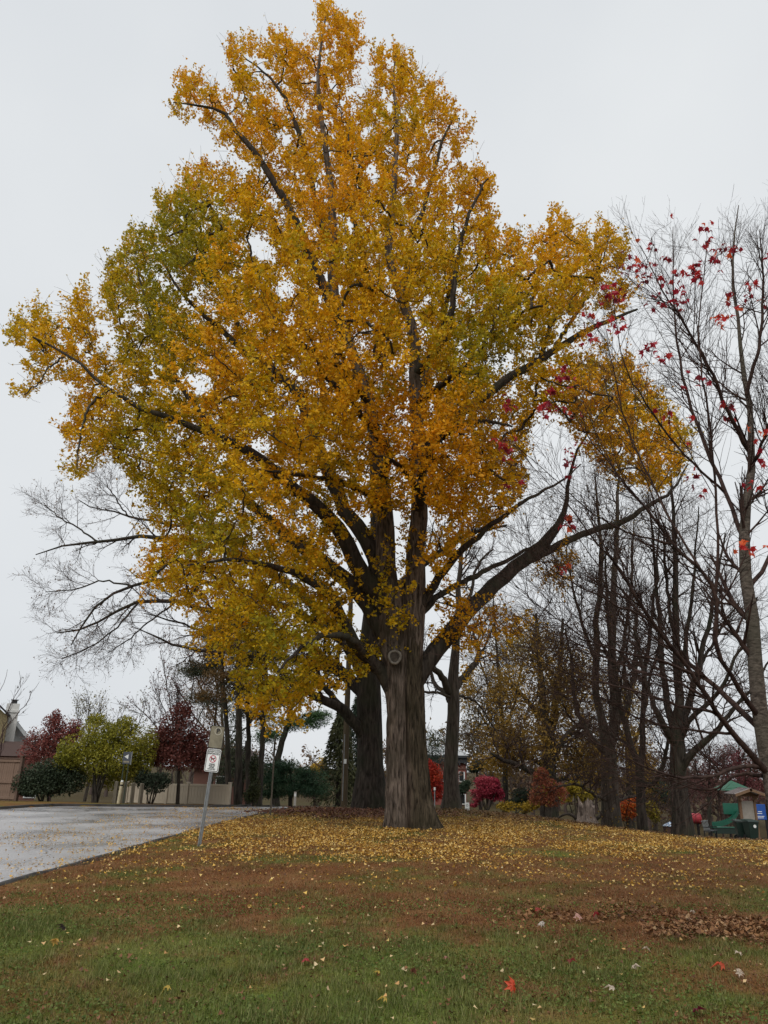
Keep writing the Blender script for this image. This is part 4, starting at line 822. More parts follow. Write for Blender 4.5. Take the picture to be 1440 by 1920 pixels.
shrub('dark_shrub', 'dark green shrub under the dark red maple by the cream fence', 'shrub', 36, (288, 1490),
      [(290, 1468, 26, 20), (270, 1460, 20, 18), (306, 1462, 18, 14)], 3600, 0.08, [(0.015, 0.025, 0.014), (0.030, 0.045, 0.025), (0.06, 0.08, 0.05)], nstem=4, stem=3, twigs=24, seed=3, clump=0.36)
shrub('dark_red_maple_tree', 'small dark red leaved maple standing in front of the cream fence', 'tree', 37.5, (335, 1487),
      [(335, 1365, 38, 40), (300, 1395, 32, 34), (370, 1400, 30, 38), (335, 1415, 56, 30), (345, 1340, 24, 26), (285, 1420, 20, 16), (385, 1425, 16, 22)], 13000, 0.10,
      [(0.085, 0.026, 0.022), (0.15, 0.045, 0.036), (0.21, 0.075, 0.058), (0.12, 0.034, 0.028)], stem=7, twigs=220, seed=4, clump=0.45, freq=1.2)
shrub('red_topped_tree', 'twiggy tree with rusty red top behind the bushes near the white house', 'tree', 48, (95, 1485),
      [(62, 1378, 22, 18), (100, 1362, 24, 26), (125, 1385, 28, 24), (85, 1392, 34, 22), (105, 1345, 10, 16), (140, 1368, 16, 22), (70, 1410, 36, 26), (115, 1420, 34, 26)], 8000, 0.11,
      [(0.17, 0.050, 0.045), (0.25, 0.075, 0.062), (0.14, 0.06, 0.045)], stem=5, twigs=260, seed=5, clump=0.46, freq=0.9, stem_mat=M_twig2)
bare_tree('twiggy_pale_tree', 'thin bare pale twigged tree rising behind the yellow green bush', 50, (160, 1485),
  [[(165, 1485, 0, 6), (166, 1420, 0, 4), (165, 1370, 0, 2.5), (168, 1320, 0, 1)], [(165, 1420, 0, 3), (180, 1370, .5, 2), (190, 1325, .7, 1)], [(166, 1430, 0, 3), (150, 1370, .5, 2), (142, 1330, .7, 1)], [(166, 1420, 0, 3), (205, 1380, -.5, 2), (225, 1345, -.7, 1)], [(166, 1440, 0, 3), (250, 1370, -.5, 2), (272, 1330, -.7, 1)]],
  [dict(per=12, tr=(0.2, 1), ang=30, L=1.7, K=5, wig=0.14, up=0.2, rr=0.5, rmin=0.014), dict(per=7, tr=(0.2, 1), ang=30, L=0.8, K=3, wig=0.15, up=0.15, rr=0.6, rmin=0.010)], M_grey, M_twig2,
  leaves=[(1, 1400, 0.10, [(0.14, 0.13, 0.03), (0.20, 0.16, 0.04), (0.16, 0.09, 0.04)], M_leafd, 0.2)])
bare_tree('twiggy_grey_tree', 'bare grey twigged tree behind the dark red maple', 49, (350, 1487),
  [[(330, 1487, 0, 6), (330, 1420, 0, 5), (332, 1350, 0, 3), (335, 1290, 0, 1)], [(331, 1400, 0, 3), (310, 1340, .5, 2), (290, 1290, .7, 1)], [(331, 1390, 0, 3), (355, 1320, .5, 2), (365, 1250, .7, 1)], [(331, 1420, 0, 3), (375, 1340, -.5, 2), (400, 1260, -.7, 1)], [(331, 1430, 0, 3), (290, 1360, -.5, 2), (250, 1320, -.7, 1)], [(331, 1400, 0, 3), (315, 1290, 1, 2), (300, 1220, 1, 1)]],
  [dict(per=13, tr=(0.2, 1), ang=30, L=2.2, K=5, wig=0.14, up=0.15, rr=0.5, rmin=0.014), dict(per=8, tr=(0.2, 1), ang=32, L=1.0, K=3, wig=0.15, up=0.1, rr=0.6, rmin=0.010)], M_grey, M_twig2,
  leaves=[(1, 900, 0.11, [(0.16, 0.06, 0.05), (0.12, 0.04, 0.04)], M_leafd, 0.2)])
# dark pines in a clump behind the sign
NEED = [(0.018, 0.035, 0.022), (0.035, 0.058, 0.034), (0.060, 0.070, 0.035)]
RUST = [(0.10, 0.050, 0.018), (0.15, 0.085, 0.025), (0.055, 0.050, 0.022)]
def pine(label, Y, bpx, path, lobes, n, cols, w, seed, group='pine trees in a clump across the road'):
    b = base(*bpx, Y); T = empty('pine_tree', b, label, 'tree', group)
    P, R = trace(path, Y, 16, 0.03); P[0] = b-np.array([0, 0, .2])
    v, f = tubes(P[None], R[None], 10); mesh_obj('trunk', v, f, M_dark, T, smooth_=True)
    LW = lobes_world(Y, lobes); p, d = lobe_points(LW, n//9, 0.6, depth=0.9, clump=0.40, freq=0.8, seed=seed)
    bp2, br2 = connect(p[:110], P[4:], None, r0=0.012, rcap=0.06, sag=-0.05)
    v, f = tubes(bp2, br2, 4); mesh_obj('branchwork', v, f, M_dark, T)['kind'] = 'stuff'
    q = np.repeat(p, 16, 0); m = len(q); q = q+rng.normal(size=(m, 3))*np.array([0.16, 0.16, 0.06])
    A = nrm(randdir(m)+np.array([0, 0, 0.25])); V, Fq = leaf_tris(q, A, randdir(m), rng.uniform(0.14, 0.26, m), wide=0.09, tipf=1.0, shoulder=0.4, fold=0.02)
    c = palette(np.repeat(fbm(p[:, 0], p[:, 1], p[:, 2], seed=seed)*1.5-.25, 16)+rng.normal(size=m)*0.1, cols)
    mesh_obj('foliage', V, Fq, M_needle, T, col=np.repeat(c, 3, 0))
pine('tall dark pine with rusty foliage and the thickest trunk of the clump', 41, (447, 1500), [(447, 1502, 0, 16), (448, 1400, 0, 13), (447, 1300, 0, 10), (445, 1200, 0, 7), (442, 1100, 0, 3)],
     [(425, 1150, 48, 20), (455, 1205, 55, 20), (410, 1215, 50, 18), (430, 1270, 60, 18), (470, 1130, 34, 18), (400, 1300, 50, 16)], 6000, RUST, 10, 11)
pine('thin dark pine trunk with sparse olive needles inside the pine clump', 43, (466, 1498), [(467, 1500, 0, 11), (466, 1400, 0, 9), (464, 1300, 0, 7), (462, 1180, 0, 4)],
     [(470, 1240, 45, 16), (450, 1290, 50, 14), (480, 1310, 40, 14), (440, 1180, 45, 14)], 3800, [NEED[2], RUST[2], NEED[1]], 8, 12)
pine('leaning dark pine beside the low green pine', 42, (486, 1499), [(486, 1502, 0, 14), (489, 1430, 0, 11), (494, 1350, 0, 9), (499, 1260, 0, 7), (505, 1150, 0, 3)],
     [(500, 1230, 46, 16), (480, 1160, 45, 16), (520, 1290, 44, 15), (470, 1340, 30, 12)], 4200, [NEED[1], RUST[2], RUST[0]], 8, 13)
pine('pine with rust and green needles next to the rust brown larch', 44, (428, 1497), [(428, 1500, 0, 13), (427, 1400, 0, 10), (420, 1300, 0, 7), (412, 1180, 0, 3)],
     [(395, 1250, 50, 18), (405, 1190, 46, 16), (385, 1310, 45, 14), (370, 1260, 42, 14)], 4200, [RUST[0], NEED[1], RUST[1]], 8, 14)
pine('pine with bright green level sprays above the road end', 50, (520, 1497), [(515, 1500, 0, 15), (522, 1420, 0, 12), (535, 1370, 0, 10), (545, 1330, 0, 8), (560, 1280, 0, 4)],
     [(580, 1352, 36, 16), (548, 1360, 30, 12), (600, 1340, 26, 10), (540, 1310, 40, 14), (500, 1380, 30, 14)], 5000, [(0.03, 0.07, 0.025), (0.055, 0.11, 0.035), (0.04, 0.07, 0.03)], 8, 15, None)
pine('low spreading green pine at the end of the road', 47, (545, 1499), [(545, 1502, 0, 8), (545, 1460, 0, 6), (543, 1425, 0, 3)],
     [(530, 1440, 42, 14), (570, 1455, 42, 16), (520, 1462, 46, 14), (555, 1478, 48, 16), (590, 1480, 30, 14), (510, 1486, 36, 12)], 8500, [(0.018, 0.045, 0.022), (0.032, 0.07, 0.032), (0.055, 0.085, 0.04)], 8, 16, None)
shrub('ivy_clad_snag', 'ivy covered dead trunk at the foot of the pines', 'tree', 40, (478, 1500), [(478, 1480, 11, 26), (476, 1440, 8, 30), (470, 1492, 16, 12)], 3000, 0.08, [(0.02, 0.03, 0.014), (0.045, 0.055, 0.02), (0.09, 0.075, 0.02)], stem=9, twigs=10, seed=17, clump=0.3)
# softer trees filling in behind the pines
shrub('grey_green_cedar', 'tall soft grey green cedar rising behind the pine clump', 'tree', 52, (450, 1495), [(455, 1400, 34, 50), (445, 1310, 36, 60), (470, 1230, 34, 50), (430, 1440, 34, 44), (490, 1450, 34, 40), (500, 1330, 30, 50)], 13000, 0.17, [(0.035, 0.050, 0.030), (0.065, 0.080, 0.045), (0.10, 0.095, 0.045)], mat=M_needle, stem=8, twigs=60, seed=71, wide=0.16, clump=0.47, freq=0.7)
shrub('rust_larch', 'rust brown larch with fine foliage beside the pine clump', 'tree', 54, (395, 1492), [(400, 1330, 34, 46), (385, 1270, 36, 44), (420, 1220, 40, 50), (400, 1390, 34, 40), (440, 1160, 36, 40)], 8500, 0.15, [(0.12, 0.060, 0.028), (0.19, 0.105, 0.04), (0.10, 0.082, 0.04)], stem=6, twigs=120, seed=72, wide=0.2, clump=0.50, freq=0.7)
bare_tree('tall_grey_tree', 'tall bare grey tree between the red maple and the pines', 58, (420, 1492),
  [[(420, 1492, 0, 8), (418, 1400, 0, 6), (415, 1300, 0, 4), (410, 1180, 0, 2)], [(418, 1380, 0, 4), (380, 1300, .6, 3), (350, 1220, 1, 1.4)], [(416, 1340, 0, 4), (450, 1260, .6, 3), (475, 1160, 1, 1.4)], [(417, 1400, 0, 4), (370, 1350, -.6, 3), (320, 1270, -1, 1.4)], [(419, 1410, 0, 4), (480, 1340, -.6, 3), (540, 1250, -1, 1.4)], [(416, 1330, 0, 3), (395, 1230, 1, 2), (375, 1150, 1, 1)]],
  [dict(per=12, tr=(0.2, 1), ang=36, L=2.6, K=5, wig=0.14, up=0.1, rr=0.5, rmin=0.014), dict(per=8, tr=(0.2, 1), ang=36, L=1.3, K=3, wig=0.15, up=0.08, rr=0.6, rmin=0.010)], M_grey, M_twig2,
  leaves=[(1, 2200, 0.12, [(0.14, 0.075, 0.04), (0.19, 0.12, 0.05), (0.10, 0.08, 0.04)], M_leafd, 0.25)])
# spruces right of the road end
def spruce(label, Y, bpx, top, w, n, seed, cols):
    b = base(*bpx, Y); T = empty('spruce_tree', b, label, 'tree', 'drooping spruce trees beyond the ginkgo'); tp = PX(*top, Y); h = tp[2]-b[2]
    P = resample(np.array([b-np.array([0, 0, .2]), (b+tp)/2, tp]), 10); v, f = tubes(P[None], np.linspace(0.2, 0.02, 10)[None], 8); mesh_obj('trunk', v, f, M_dark, T, smooth_=True)
    s = axial(b)/F; t = rng.random(n)**0.8; a = rng.uniform(0, 6.283, n); lay = np.floor(t*16)/16
    rmax = w*s*(1-lay)**0.7*(0.75+0.5*fbm(np.cos(a)*2+lay*9, np.sin(a)*2, seed=seed)); r = rmax*rng.random(n)**0.5
    z = b[2]+0.3+h*(lay+0.03*rng.random(n))-0.35*r+0.05*h
    p = np.stack([b[0]+np.cos(a)*r, b[1]+np.sin(a)*r, z+rng.normal(size=n)*0.12], 1); p[:, 2] = np.maximum(p[:, 2], b[2]+0.1)
    A = nrm(np.stack([np.cos(a), np.sin(a), -0.9+0*a], 1)+randdir(n)*0.7); V, Fq = leaf_tris(p, A, randdir(n), rng.uniform(0.16, 0.34, n), wide=0.16, shoulder=0.4, fold=0.05)
    c = palette(fbm(p[:, 0], p[:, 1], p[:, 2], seed=seed)*1.5-.25+rng.normal(size=n)*.1, cols); mesh_obj('foliage', V, Fq, M_needle, T, col=np.repeat(c, 3, 0))
spruce('dark olive spruce behind the tall brown utility pole', 52, (634, 1500), (640, 1345), 46, 6500, 21, [(0.035, 0.042, 0.016), (0.065, 0.068, 0.026), (0.028, 0.040, 0.02)])
spruce('bluish dark spruce next to the broad dark trunk', 54, (668, 1500), (672, 1320), 44, 5500, 22, [(0.018, 0.035, 0.024), (0.036, 0.055, 0.036), (0.05, 0.06, 0.028)])
shrub('yellow_tree', 'small bright yellow tree far down the road', 'tree', 90, (592, 1500), [(596, 1440, 15, 9), (602, 1430, 11, 9), (606, 1450, 14, 10)], 1400, 0.22, [(0.42, 0.26, 0.03), (0.52, 0.34, 0.04), (0.25, 0.20, 0.03)], stem=3, twigs=20, seed=23)
shrub('brown_twiggy_bush', 'rounded grey brown leafless bush at the end of the road', 'bush', 72, (592, 1502), [(592, 1475, 22, 26), (604, 1482, 20, 20), (582, 1485, 18, 18)], 4200, 0.12, [(0.075, 0.042, 0.035), (0.11, 0.065, 0.05), (0.14, 0.09, 0.06)], nstem=6, stem=2, twigs=160, seed=24, wide=0.12, clump=0.3, stem_mat=M_twig2)
# right hand background
shrub('scarlet_tree', 'rounded scarlet tree near the brick tower', 'tree', 58, (808, 1513), [(806, 1462, 26, 30), (800, 1445, 20, 22), (815, 1480, 22, 22), (800, 1490, 26, 14)], 6500, 0.13, [(0.22, 0.016, 0.012), (0.38, 0.028, 0.018), (0.45, 0.070, 0.024)], stem=4, twigs=40, seed=31, clump=0.46, freq=2.2)
shrub('crimson_bush', 'rounded crimson pink bush on several thin stems', 'bush', 50, (913, 1519), [(912, 1478, 22, 19), (892, 1490, 14, 14), (932, 1490, 16, 14), (905, 1466, 16, 12), (925, 1470, 14, 12), (888, 1505, 9, 8)], 6500, 0.10, [(0.18, 0.010, 0.028), (0.32, 0.024, 0.055), (0.44, 0.07, 0.10), (0.24, 0.016, 0.035)], nstem=8, stem=2.2, twigs=60, seed=32, clump=0.50, freq=2.4)
shrub('russet_oak_sapling', 'small russet orange leaved tree beside the crimson bush', 'tree', 45, (1020, 1528), [(1022, 1480, 26, 26), (1002, 1492, 18, 16), (1045, 1488, 20, 20), (1015, 1456, 15, 18), (1030, 1500, 30, 12)], 4600, 0.10, [(0.20, 0.052, 0.024), (0.32, 0.095, 0.045), (0.40, 0.16, 0.08)], stem=3, twigs=120, seed=33, clump=0.47, freq=1.8)
shrub('orange_shrub', 'vivid orange shrub between the two nearest bare trunks', 'shrub', 42, (1178, 1545), [(1180, 1515, 19, 18), (1168, 1525, 13, 14), (1190, 1505, 12, 12)], 2600, 0.10, [(0.42, 0.07, 0.012), (0.55, 0.12, 0.02), (0.5, 0.2, 0.03)], nstem=4, stem=2, twigs=30, seed=34)
shrub('lemon_shrub', 'small lemon yellow shrub behind the slender forked tree', 'shrub', 41, (1224, 1546), [(1222, 1518, 11, 17), (1228, 1530, 9, 12)], 1400, 0.10, [(0.22, 0.18, 0.015), (0.36, 0.28, 0.02), (0.15, 0.15, 0.02)], nstem=3, stem=2, twigs=16, seed=35)
shrub('yellow_shrub', 'loose yellow leaved shrub behind the russet sapling', 'shrub', 53, (1085, 1530), [(1075, 1478, 20, 14), (1095, 1490, 22, 12), (1060, 1492, 14, 12)], 1900, 0.13, [(0.20, 0.16, 0.015), (0.34, 0.25, 0.02), (0.14, 0.12, 0.02)], nstem=4, stem=3, twigs=40, seed=36, clump=0.5)
shrub('low_yellow_shrub', 'low yellow leaved shrub at the foot of the olive tree', 'shrub', 54, (965, 1530), [(955, 1512, 24, 9), (985, 1514, 22, 9), (1000, 1508, 14, 8)], 1700, 0.13, [(0.22, 0.15, 0.015), (0.34, 0.22, 0.02), (0.12, 0.10, 0.02)], nstem=4, stem=2, twigs=30, seed=37)
for i, (px, py, Y, lob, lab) in enumerate([
  (862, 1500, 70, [(866, 1480, 12, 9), (874, 1470, 9, 7)], 'small green conifer against the brick tower'),
  (1105, 1520, 62, [(1105, 1450, 34, 14), (1085, 1440, 26, 10), (1130, 1462, 26, 12)], 'dark green conifer sprays behind the yellow shrub'),
  (985, 1520, 62, [(985, 1490, 26, 12), (975, 1505, 24, 9)], 'dark green conifer between the crimson bush and the russet sapling'),
  (1228, 1525, 60, [(1230, 1480, 30, 16), (1215, 1462, 26, 12), (1245, 1495, 26, 16)], 'dark green conifer behind the slender forked tree'),
  (900, 1480, 66, [(897, 1434, 14, 8), (888, 1442, 11, 6)], 'small green pine crown above the crimson bush'),
  (800, 1500, 64, [(812, 1400, 30, 34), (800, 1430, 26, 26)], 'dark evergreen tree behind the scarlet tree')]):
    shrub('conifer', lab, 'tree', Y, (px, py), lob, 2600, 0.2, [(0.016, 0.034, 0.020), (0.032, 0.056, 0.032), (0.050, 0.066, 0.036)], mat=M_needle, stem=5, twigs=24, seed=40+i, wide=0.14, clump=0.36)
# big half-leaved trees filling the background right of the ginkgo
TAN = [(0.16, 0.100, 0.026), (0.27, 0.165, 0.032), (0.36, 0.215, 0.034), (0.19, 0.140, 0.04)]
def half_leaved(name, label, Y, bpx, traced, lobes, n, size, cols, lv=(9, 3.2, 6), seed=0):
    T = bare_tree(name, label, Y, bpx, traced, LV(*lv), M_dark, M_twig, flare=0.2)
    p, d = lobe_points(lobes_world(Y, lobes), n, 0.5, clump=0.50, freq=0.55, seed=seed)
    V, Fq = leaf_tris(p, randdir(n)+np.array([0, 0, -0.3]), randdir(n), rng.uniform(0.6, 1.3, n)*size, wide=0.4)
    c = palette(fbm(p[:, 0]*0.5, p[:, 1]*0.5, p[:, 2]*0.5, seed=seed+5)*1.6-.3+rng.normal(size=n)*.12, cols)*rng.uniform(0.65, 1.15, n)[:, None]
    mesh_obj('foliage', V, Fq, M_leafd, T, col=np.repeat(c, 3, 0)); return T
half_leaved('olive_oak_tree', 'wide oak with thinning olive yellow leaves behind the russet sapling', 56, (1030, 1527), [
 [(1030, 1527, 0, 34), (1029, 1480, 0, 28), (1029, 1420, 0, 26), (1028, 1380, 0, 22), (1018, 1320, 0, 15), (1012, 1240, 0, 10), (1005, 1150, 0, 5)],
 [(1029, 1400, 0, 16), (1040, 1330, .6, 14), (1050, 1250, 1, 10), (1055, 1160, 1.2, 5)],
 [(1026, 1450, 0, 14), (1002, 1448, -1, 12), (975, 1436, -1.6, 10), (945, 1425, -2.2, 8), (920, 1412, -2.6, 4)],
 [(1031, 1440, 0, 12), (1055, 1390, -1, 10), (1080, 1365, -1.6, 8), (1110, 1360, -2, 4)],
 [(1024, 1360, 0, 10), (985, 1310, 1, 9), (950, 1280, 1.6, 6), (915, 1265, 2, 3)],
 [(1027, 1440, 0, 10), (990, 1420, 1, 8), (950, 1390, 1.8, 6), (890, 1370, 2.4, 3)],
 [(1032, 1470, 0, 9), (1060, 1460, .6, 7), (1085, 1475, 1, 5), (1105, 1490, 1.2, 3)]],
 [(1000, 1290, 80, 60), (1060, 1330, 70, 60), (960, 1370, 80, 50), (1020, 1400, 90, 50), (930, 1430, 56, 26), (1090, 1420, 60, 40), (1000, 1210, 60, 40), (900, 1290, 60, 50), (1080, 1260, 60, 50)], 26000, 0.17, TAN, (10, 3.6, 6), 51)
half_leaved('thin_beech_tree', 'slim tree with dull brown green leaves between the forked tree and the oak', 62, (948, 1522), [
 [(948, 1522, 0, 12), (948, 1480, 0, 11), (944, 1400, 0, 9), (938, 1300, 0, 7), (930, 1200, 0, 4), (925, 1120, 0, 2)],
 [(945, 1420, 0, 6), (920, 1370, -.6, 5), (895, 1330, -1, 3)], [(942, 1380, 0, 6), (965, 1320, .6, 5), (980, 1240, 1, 3)], [(940, 1330, 0, 5), (910, 1270, .8, 4), (890, 1200, 1, 2)]],
 [(920, 1310, 60, 60), (890, 1370, 50, 50), (950, 1230, 50, 50), (930, 1400, 60, 40)], 9000, 0.15, [(0.10, 0.082, 0.036), (0.17, 0.12, 0.048), (0.12, 0.108, 0.042)], (9, 3.2, 6), 52)
half_leaved('amber_tree', 'tall tree with amber leaves behind the twin stem tree', 60, (1180, 1530), [
 [(1182, 1530, 0, 16), (1180, 1460, 0, 13), (1176, 1380, 0, 10), (1172, 1300, 0, 7), (1170, 1210, 0, 3)],
 [(1178, 1420, 0, 8), (1205, 1350, .6, 6), (1220, 1280, 1, 3)], [(1177, 1400, 0, 8), (1150, 1340, -.6, 6), (1130, 1280, -1, 3)], [(1175, 1350, 0, 6), (1190, 1280, 1, 5), (1200, 1200, 1.4, 2)]],
 [(1175, 1380, 60, 50), (1150, 1430, 60, 40), (1205, 1420, 50, 46), (1160, 1310, 50, 46), (1110, 1390, 40, 40), (1215, 1470, 40, 26)], 11000, 0.15, [(0.22, 0.135, 0.024), (0.34, 0.20, 0.03), (0.24, 0.175, 0.04)], (8, 3, 6), 53)
# twiggy maroon trees behind the playground
for i, (px, Y, top, lob, cols, lab) in enumerate([
  (1330, 70, 1400, [(1325, 1450, 40, 40), (1345, 1425, 34, 30), (1310, 1480, 40, 30)], [(0.10, 0.045, 0.045), (0.15, 0.065, 0.06), (0.10, 0.06, 0.045)], 'maroon twiggy tree behind the playground slide'),
  (1385, 72, 1390, [(1385, 1440, 36, 40), (1372, 1415, 20, 24), (1405, 1470, 40, 30)], [(0.15, 0.035, 0.045), (0.22, 0.06, 0.07), (0.12, 0.06, 0.05)], 'pinkish red twiggy tree behind the kiosk roof'),
  (1440, 74, 1400, [(1440, 1450, 40, 44), (1430, 1480, 44, 30)], [(0.16, 0.04, 0.04), (0.20, 0.07, 0.06), (0.12, 0.07, 0.05)], 'russet twiggy tree behind the blue notice panel'),
  (1260, 76, 1440, [(1255, 1490, 40, 30), (1285, 1470, 36, 34)], [(0.085, 0.058, 0.048), (0.12, 0.085, 0.06), (0.07, 0.06, 0.045)], 'grey brown twiggy tree beyond the spreading bare tree')]):
    half_leaved('twiggy_tree', lab, Y, (px, 1545), [[(px, 1545, 0, 8), (px, 1490, 0, 6), (px, top+40, 0, 4), (px, top, 0, 2)], [(px, 1490, 0, 4), (px-22, 1450, .5, 3), (px-30, top+15, .8, 1)], [(px, 1490, 0, 4), (px+20, 1450, -.5, 3), (px+30, top+20, -.8, 1)]], lob, 3800, 0.13, cols, (12, 2.6, 5), 60+i)
# bare shrub with a few curled leaves in front of the white house
bare_tree('thin_bare_shrub', 'thin bare shrub with a few dark curled leaves before the white house', 26, (-15, 1500), [
 [(-15, 1505, 0, 3), (0, 1400, 0, 2), (14, 1340, 0, 1.4), (35, 1290, 0, 0.9), (36, 1258, 0, 0.5)], [(-10, 1460, 0, 2), (5, 1375, .2, 1.6), (45, 1325, .3, 1.2), (60, 1295, .4, .8), (74, 1278, .4, 0.5)],
 [(-15, 1480, 0, 2), (-12, 1380, -.2, 1.5), (0, 1300, -.3, 1), (14, 1255, -.4, 0.5)], [(-15, 1490, 0, 2), (-5, 1420, .4, 1.3), (10, 1370, .6, 1), (20, 1340, .6, 0.5)], [(-30, 1480, 0, 2), (-20, 1350, .4, 1.3), (0, 1280, .6, .7)]],
 [dict(per=8, tr=(0.1, 0.8), ang=24, L=0.7, K=4, wig=0.1, up=0.15, rr=0.5, rmin=0.004), dict(per=5, tr=(0.2, 1), ang=28, L=0.35, K=3, wig=0.12, up=0.1, rr=0.6, rmin=0.004)], M_twig2, M_twig2,
 leaves=[(0, 46, 0.09, [(0.06, 0.05, 0.045), (0.10, 0.08, 0.07)], M_leafd, 0.02)])
# far wood closing the view
def far_wood():
    parts, fol, fc = [], [], []
    for Y, x0, x1, n, hlo, hhi in ((120, -95, 110, 70, 5.5, 9.0), (92, -70, -14, 26, 4, 6.5), (92, -4, 75, 60, 4.5, 7.5), (84, 8, 60, 40, 2.5, 4.5)):
        X = np.linspace(x0, x1, n)+rng.normal(size=n)*1.2; h = rng.uniform(hlo, hhi, n)*(1-0.45*np.exp(-((X+10)/9)**2)); YY = Y+rng.normal(size=n)*5; z = terrain(X, YY)
        P = np.stack([np.stack([X+rng.normal(size=n)*0.2*k, YY, z+h*k/4], 1) for k in range(5)], 1); R = np.repeat(np.linspace(0.22, 0.04, 5)[None], n, 0)
        a = spawn(P, R, per=10, tr=(0.2, 1), ang=35, L=3.2, K=3, wig=0.15, up=0.15, rr=0.5, rmin=0.03); b = spawn(*a, per=5, tr=(0.2, 1), ang=36, L=1.5, K=2, wig=0.15, up=0.1, rr=0.6, rmin=0.022)
        parts += [tubes(P, R, 5), tubes(*a, 3), tubes(*b, 3)]
        q = b[0][rng.integers(0, len(b[0]), n*130), rng.integers(0, 2, n*130)]+rng.normal(size=(n*130, 3))*0.3; fol.append(q)
    v, f = merge(parts); q = np.concatenate(fol); m = len(q)
    V, Fq = leaf_tris(q, randdir(m), randdir(m), rng.uniform(0.2, 0.45, m))
    cw = np.tile([0.105, 0.076, 0.066], (len(v), 1)); cf = palette(fbm(q[:, 0]*0.08, q[:, 1]*0.08, seed=91, o=2)*1.8-.4, [(0.12, 0.07, 0.056), (0.15, 0.088, 0.062), (0.17, 0.12, 0.05), (0.09, 0.085, 0.05)])
    o = mesh_obj('distant_wood', np.vstack([v, V]), [f, Fq+len(v)], M_leafd, col=np.vstack([cw, np.repeat(cf, 3, 0)]))
    tag(o, 'hazy brown wood of leafless trees along the skyline', 'wood', kind='stuff')
far_wood()
# ------------------------------------------------------------------ fences, signs, houses, playground
M_wood = simple('fence_wood', (0.17, 0.115, 0.085), 0.85, var=0.35, scale=7, stretch=(6, 6, 0.5), bump=0.3)
M_woodd = simple('fence_post_wood', (0.105, 0.068, 0.052), 0.85, var=0.35, scale=7, stretch=(6, 6, 0.5), bump=0.3)
M_cream = simple('cream_vinyl', (0.46, 0.40, 0.31), 0.6, var=0.10, scale=2)
M_white = simple('white_siding', (0.66, 0.68, 0.68), 0.7, var=0.06, scale=3)
M_chim = simple('white_brick', (0.62, 0.62, 0.60), 0.85, var=0.15, scale=9)
M_shingle = simple('brown_shingle', (0.075, 0.050, 0.044), 0.9, var=0.3, scale=12, stretch=(1, 1, 6), bump=0.3)
M_slate = simple('dark_slate', (0.035, 0.038, 0.042), 0.8, var=0.3, scale=8)
M_brick = simple('red_brick', (0.20, 0.062, 0.050), 0.9, var=0.35, scale=18, stretch=(1, 1, 3), bump=0.2)
M_brickb = simple('brown_brick', (0.15, 0.075, 0.058), 0.9, var=0.35, scale=18, stretch=(1, 1, 3), bump=0.2)
M_steel = simple('galvanised_steel', (0.28, 0.30, 0.31), 0.45, metal=0.7, var=0.2, scale=12)
M_green = simple('green_plastic', (0.010, 0.095, 0.060), 0.42, var=0.15, scale=3, spec=0.5)
M_greend = simple('dark_green_plastic', (0.010, 0.026, 0.020), 0.45, var=0.2, scale=3, spec=0.5)
M_black = simple('black_paint', (0.012, 0.012, 0.013), 0.5, var=0.2)
M_brownpost = simple('brown_steel_post', (0.055, 0.030, 0.022), 0.6, var=0.2)
M_blue = simple('blue_panel', (0.018, 0.075, 0.30), 0.5, var=0.15, scale=2)
M_red = simple('red_plastic', (0.30, 0.035, 0.045), 0.5, var=0.15, scale=3)
M_whitep = simple('white_sign_face', (0.76, 0.78, 0.76), 0.45, var=0.05, scale=5)
M_ink = simple('black_ink', (0.018, 0.018, 0.020), 0.6, var=0.1)
M_inkr = simple('red_ink', (0.45, 0.035, 0.065), 0.5, var=0.15)
M_inkp = simple('faded_ink', (0.27, 0.245, 0.18), 0.7, var=0.2, scale=20)
M_fade = simple('weathered_sign_face', (0.20, 0.18, 0.125), 0.6, var=0.28, scale=7)
M_rim = simple('pale_ring_ink', (0.42, 0.40, 0.33), 0.6, var=0.2, scale=9)
M_timber = simple('kiosk_timber', (0.19, 0.115, 0.068), 0.8, var=0.3, scale=6, stretch=(5, 5, 0.6), bump=0.2)
M_tin = simple('ribbed_metal_roof', (0.20, 0.17, 0.165), 0.4, metal=0.4, var=0.2, scale=4)
M_glassd = simple('dark_window_glass', (0.02, 0.022, 0.025), 0.1, var=0.2, spec=0.6)
M_conc = simple('pale_concrete', (0.42, 0.39, 0.35), 0.85, var=0.12, scale=3)
def text_mesh(s, size, mat, name, parent, loc, rot=(math.pi/2, 0, 0), bold=0.0, align='CENTER'):
    cu = bpy.data.curves.new(name, 'FONT'); cu.body = s; cu.size = size; cu.align_x = align; cu.align_y = 'CENTER'; cu.offset = bold; cu.extrude = 0.0006; cu.resolution_u = 3
    t = bpy.data.objects.new(name, cu); COL.objects.link(t); dg = bpy.context.evaluated_depsgraph_get()
    me = bpy.data.meshes.new_from_object(t.evaluated_get(dg)); bpy.data.objects.remove(t); me.materials.clear(); me.materials.append(mat)
    o = bpy.data.objects.new(name, me); COL.objects.link(o); o.parent = parent; o.location = loc; o.rotation_euler = rot
    return o
def rounded(w, h, r, n=5):
    pts = []
    for cx, cz, a0 in ((w/2-r, h/2-r, 0), (-w/2+r, h/2-r, 90), (-w/2+r, -h/2+r, 180), (w/2-r, -h/2+r, 270)):
        for i in range(n+1): a = math.radians(a0+90*i/n); pts.append((cx+r*math.cos(a), cz+r*math.sin(a)))
    return pts
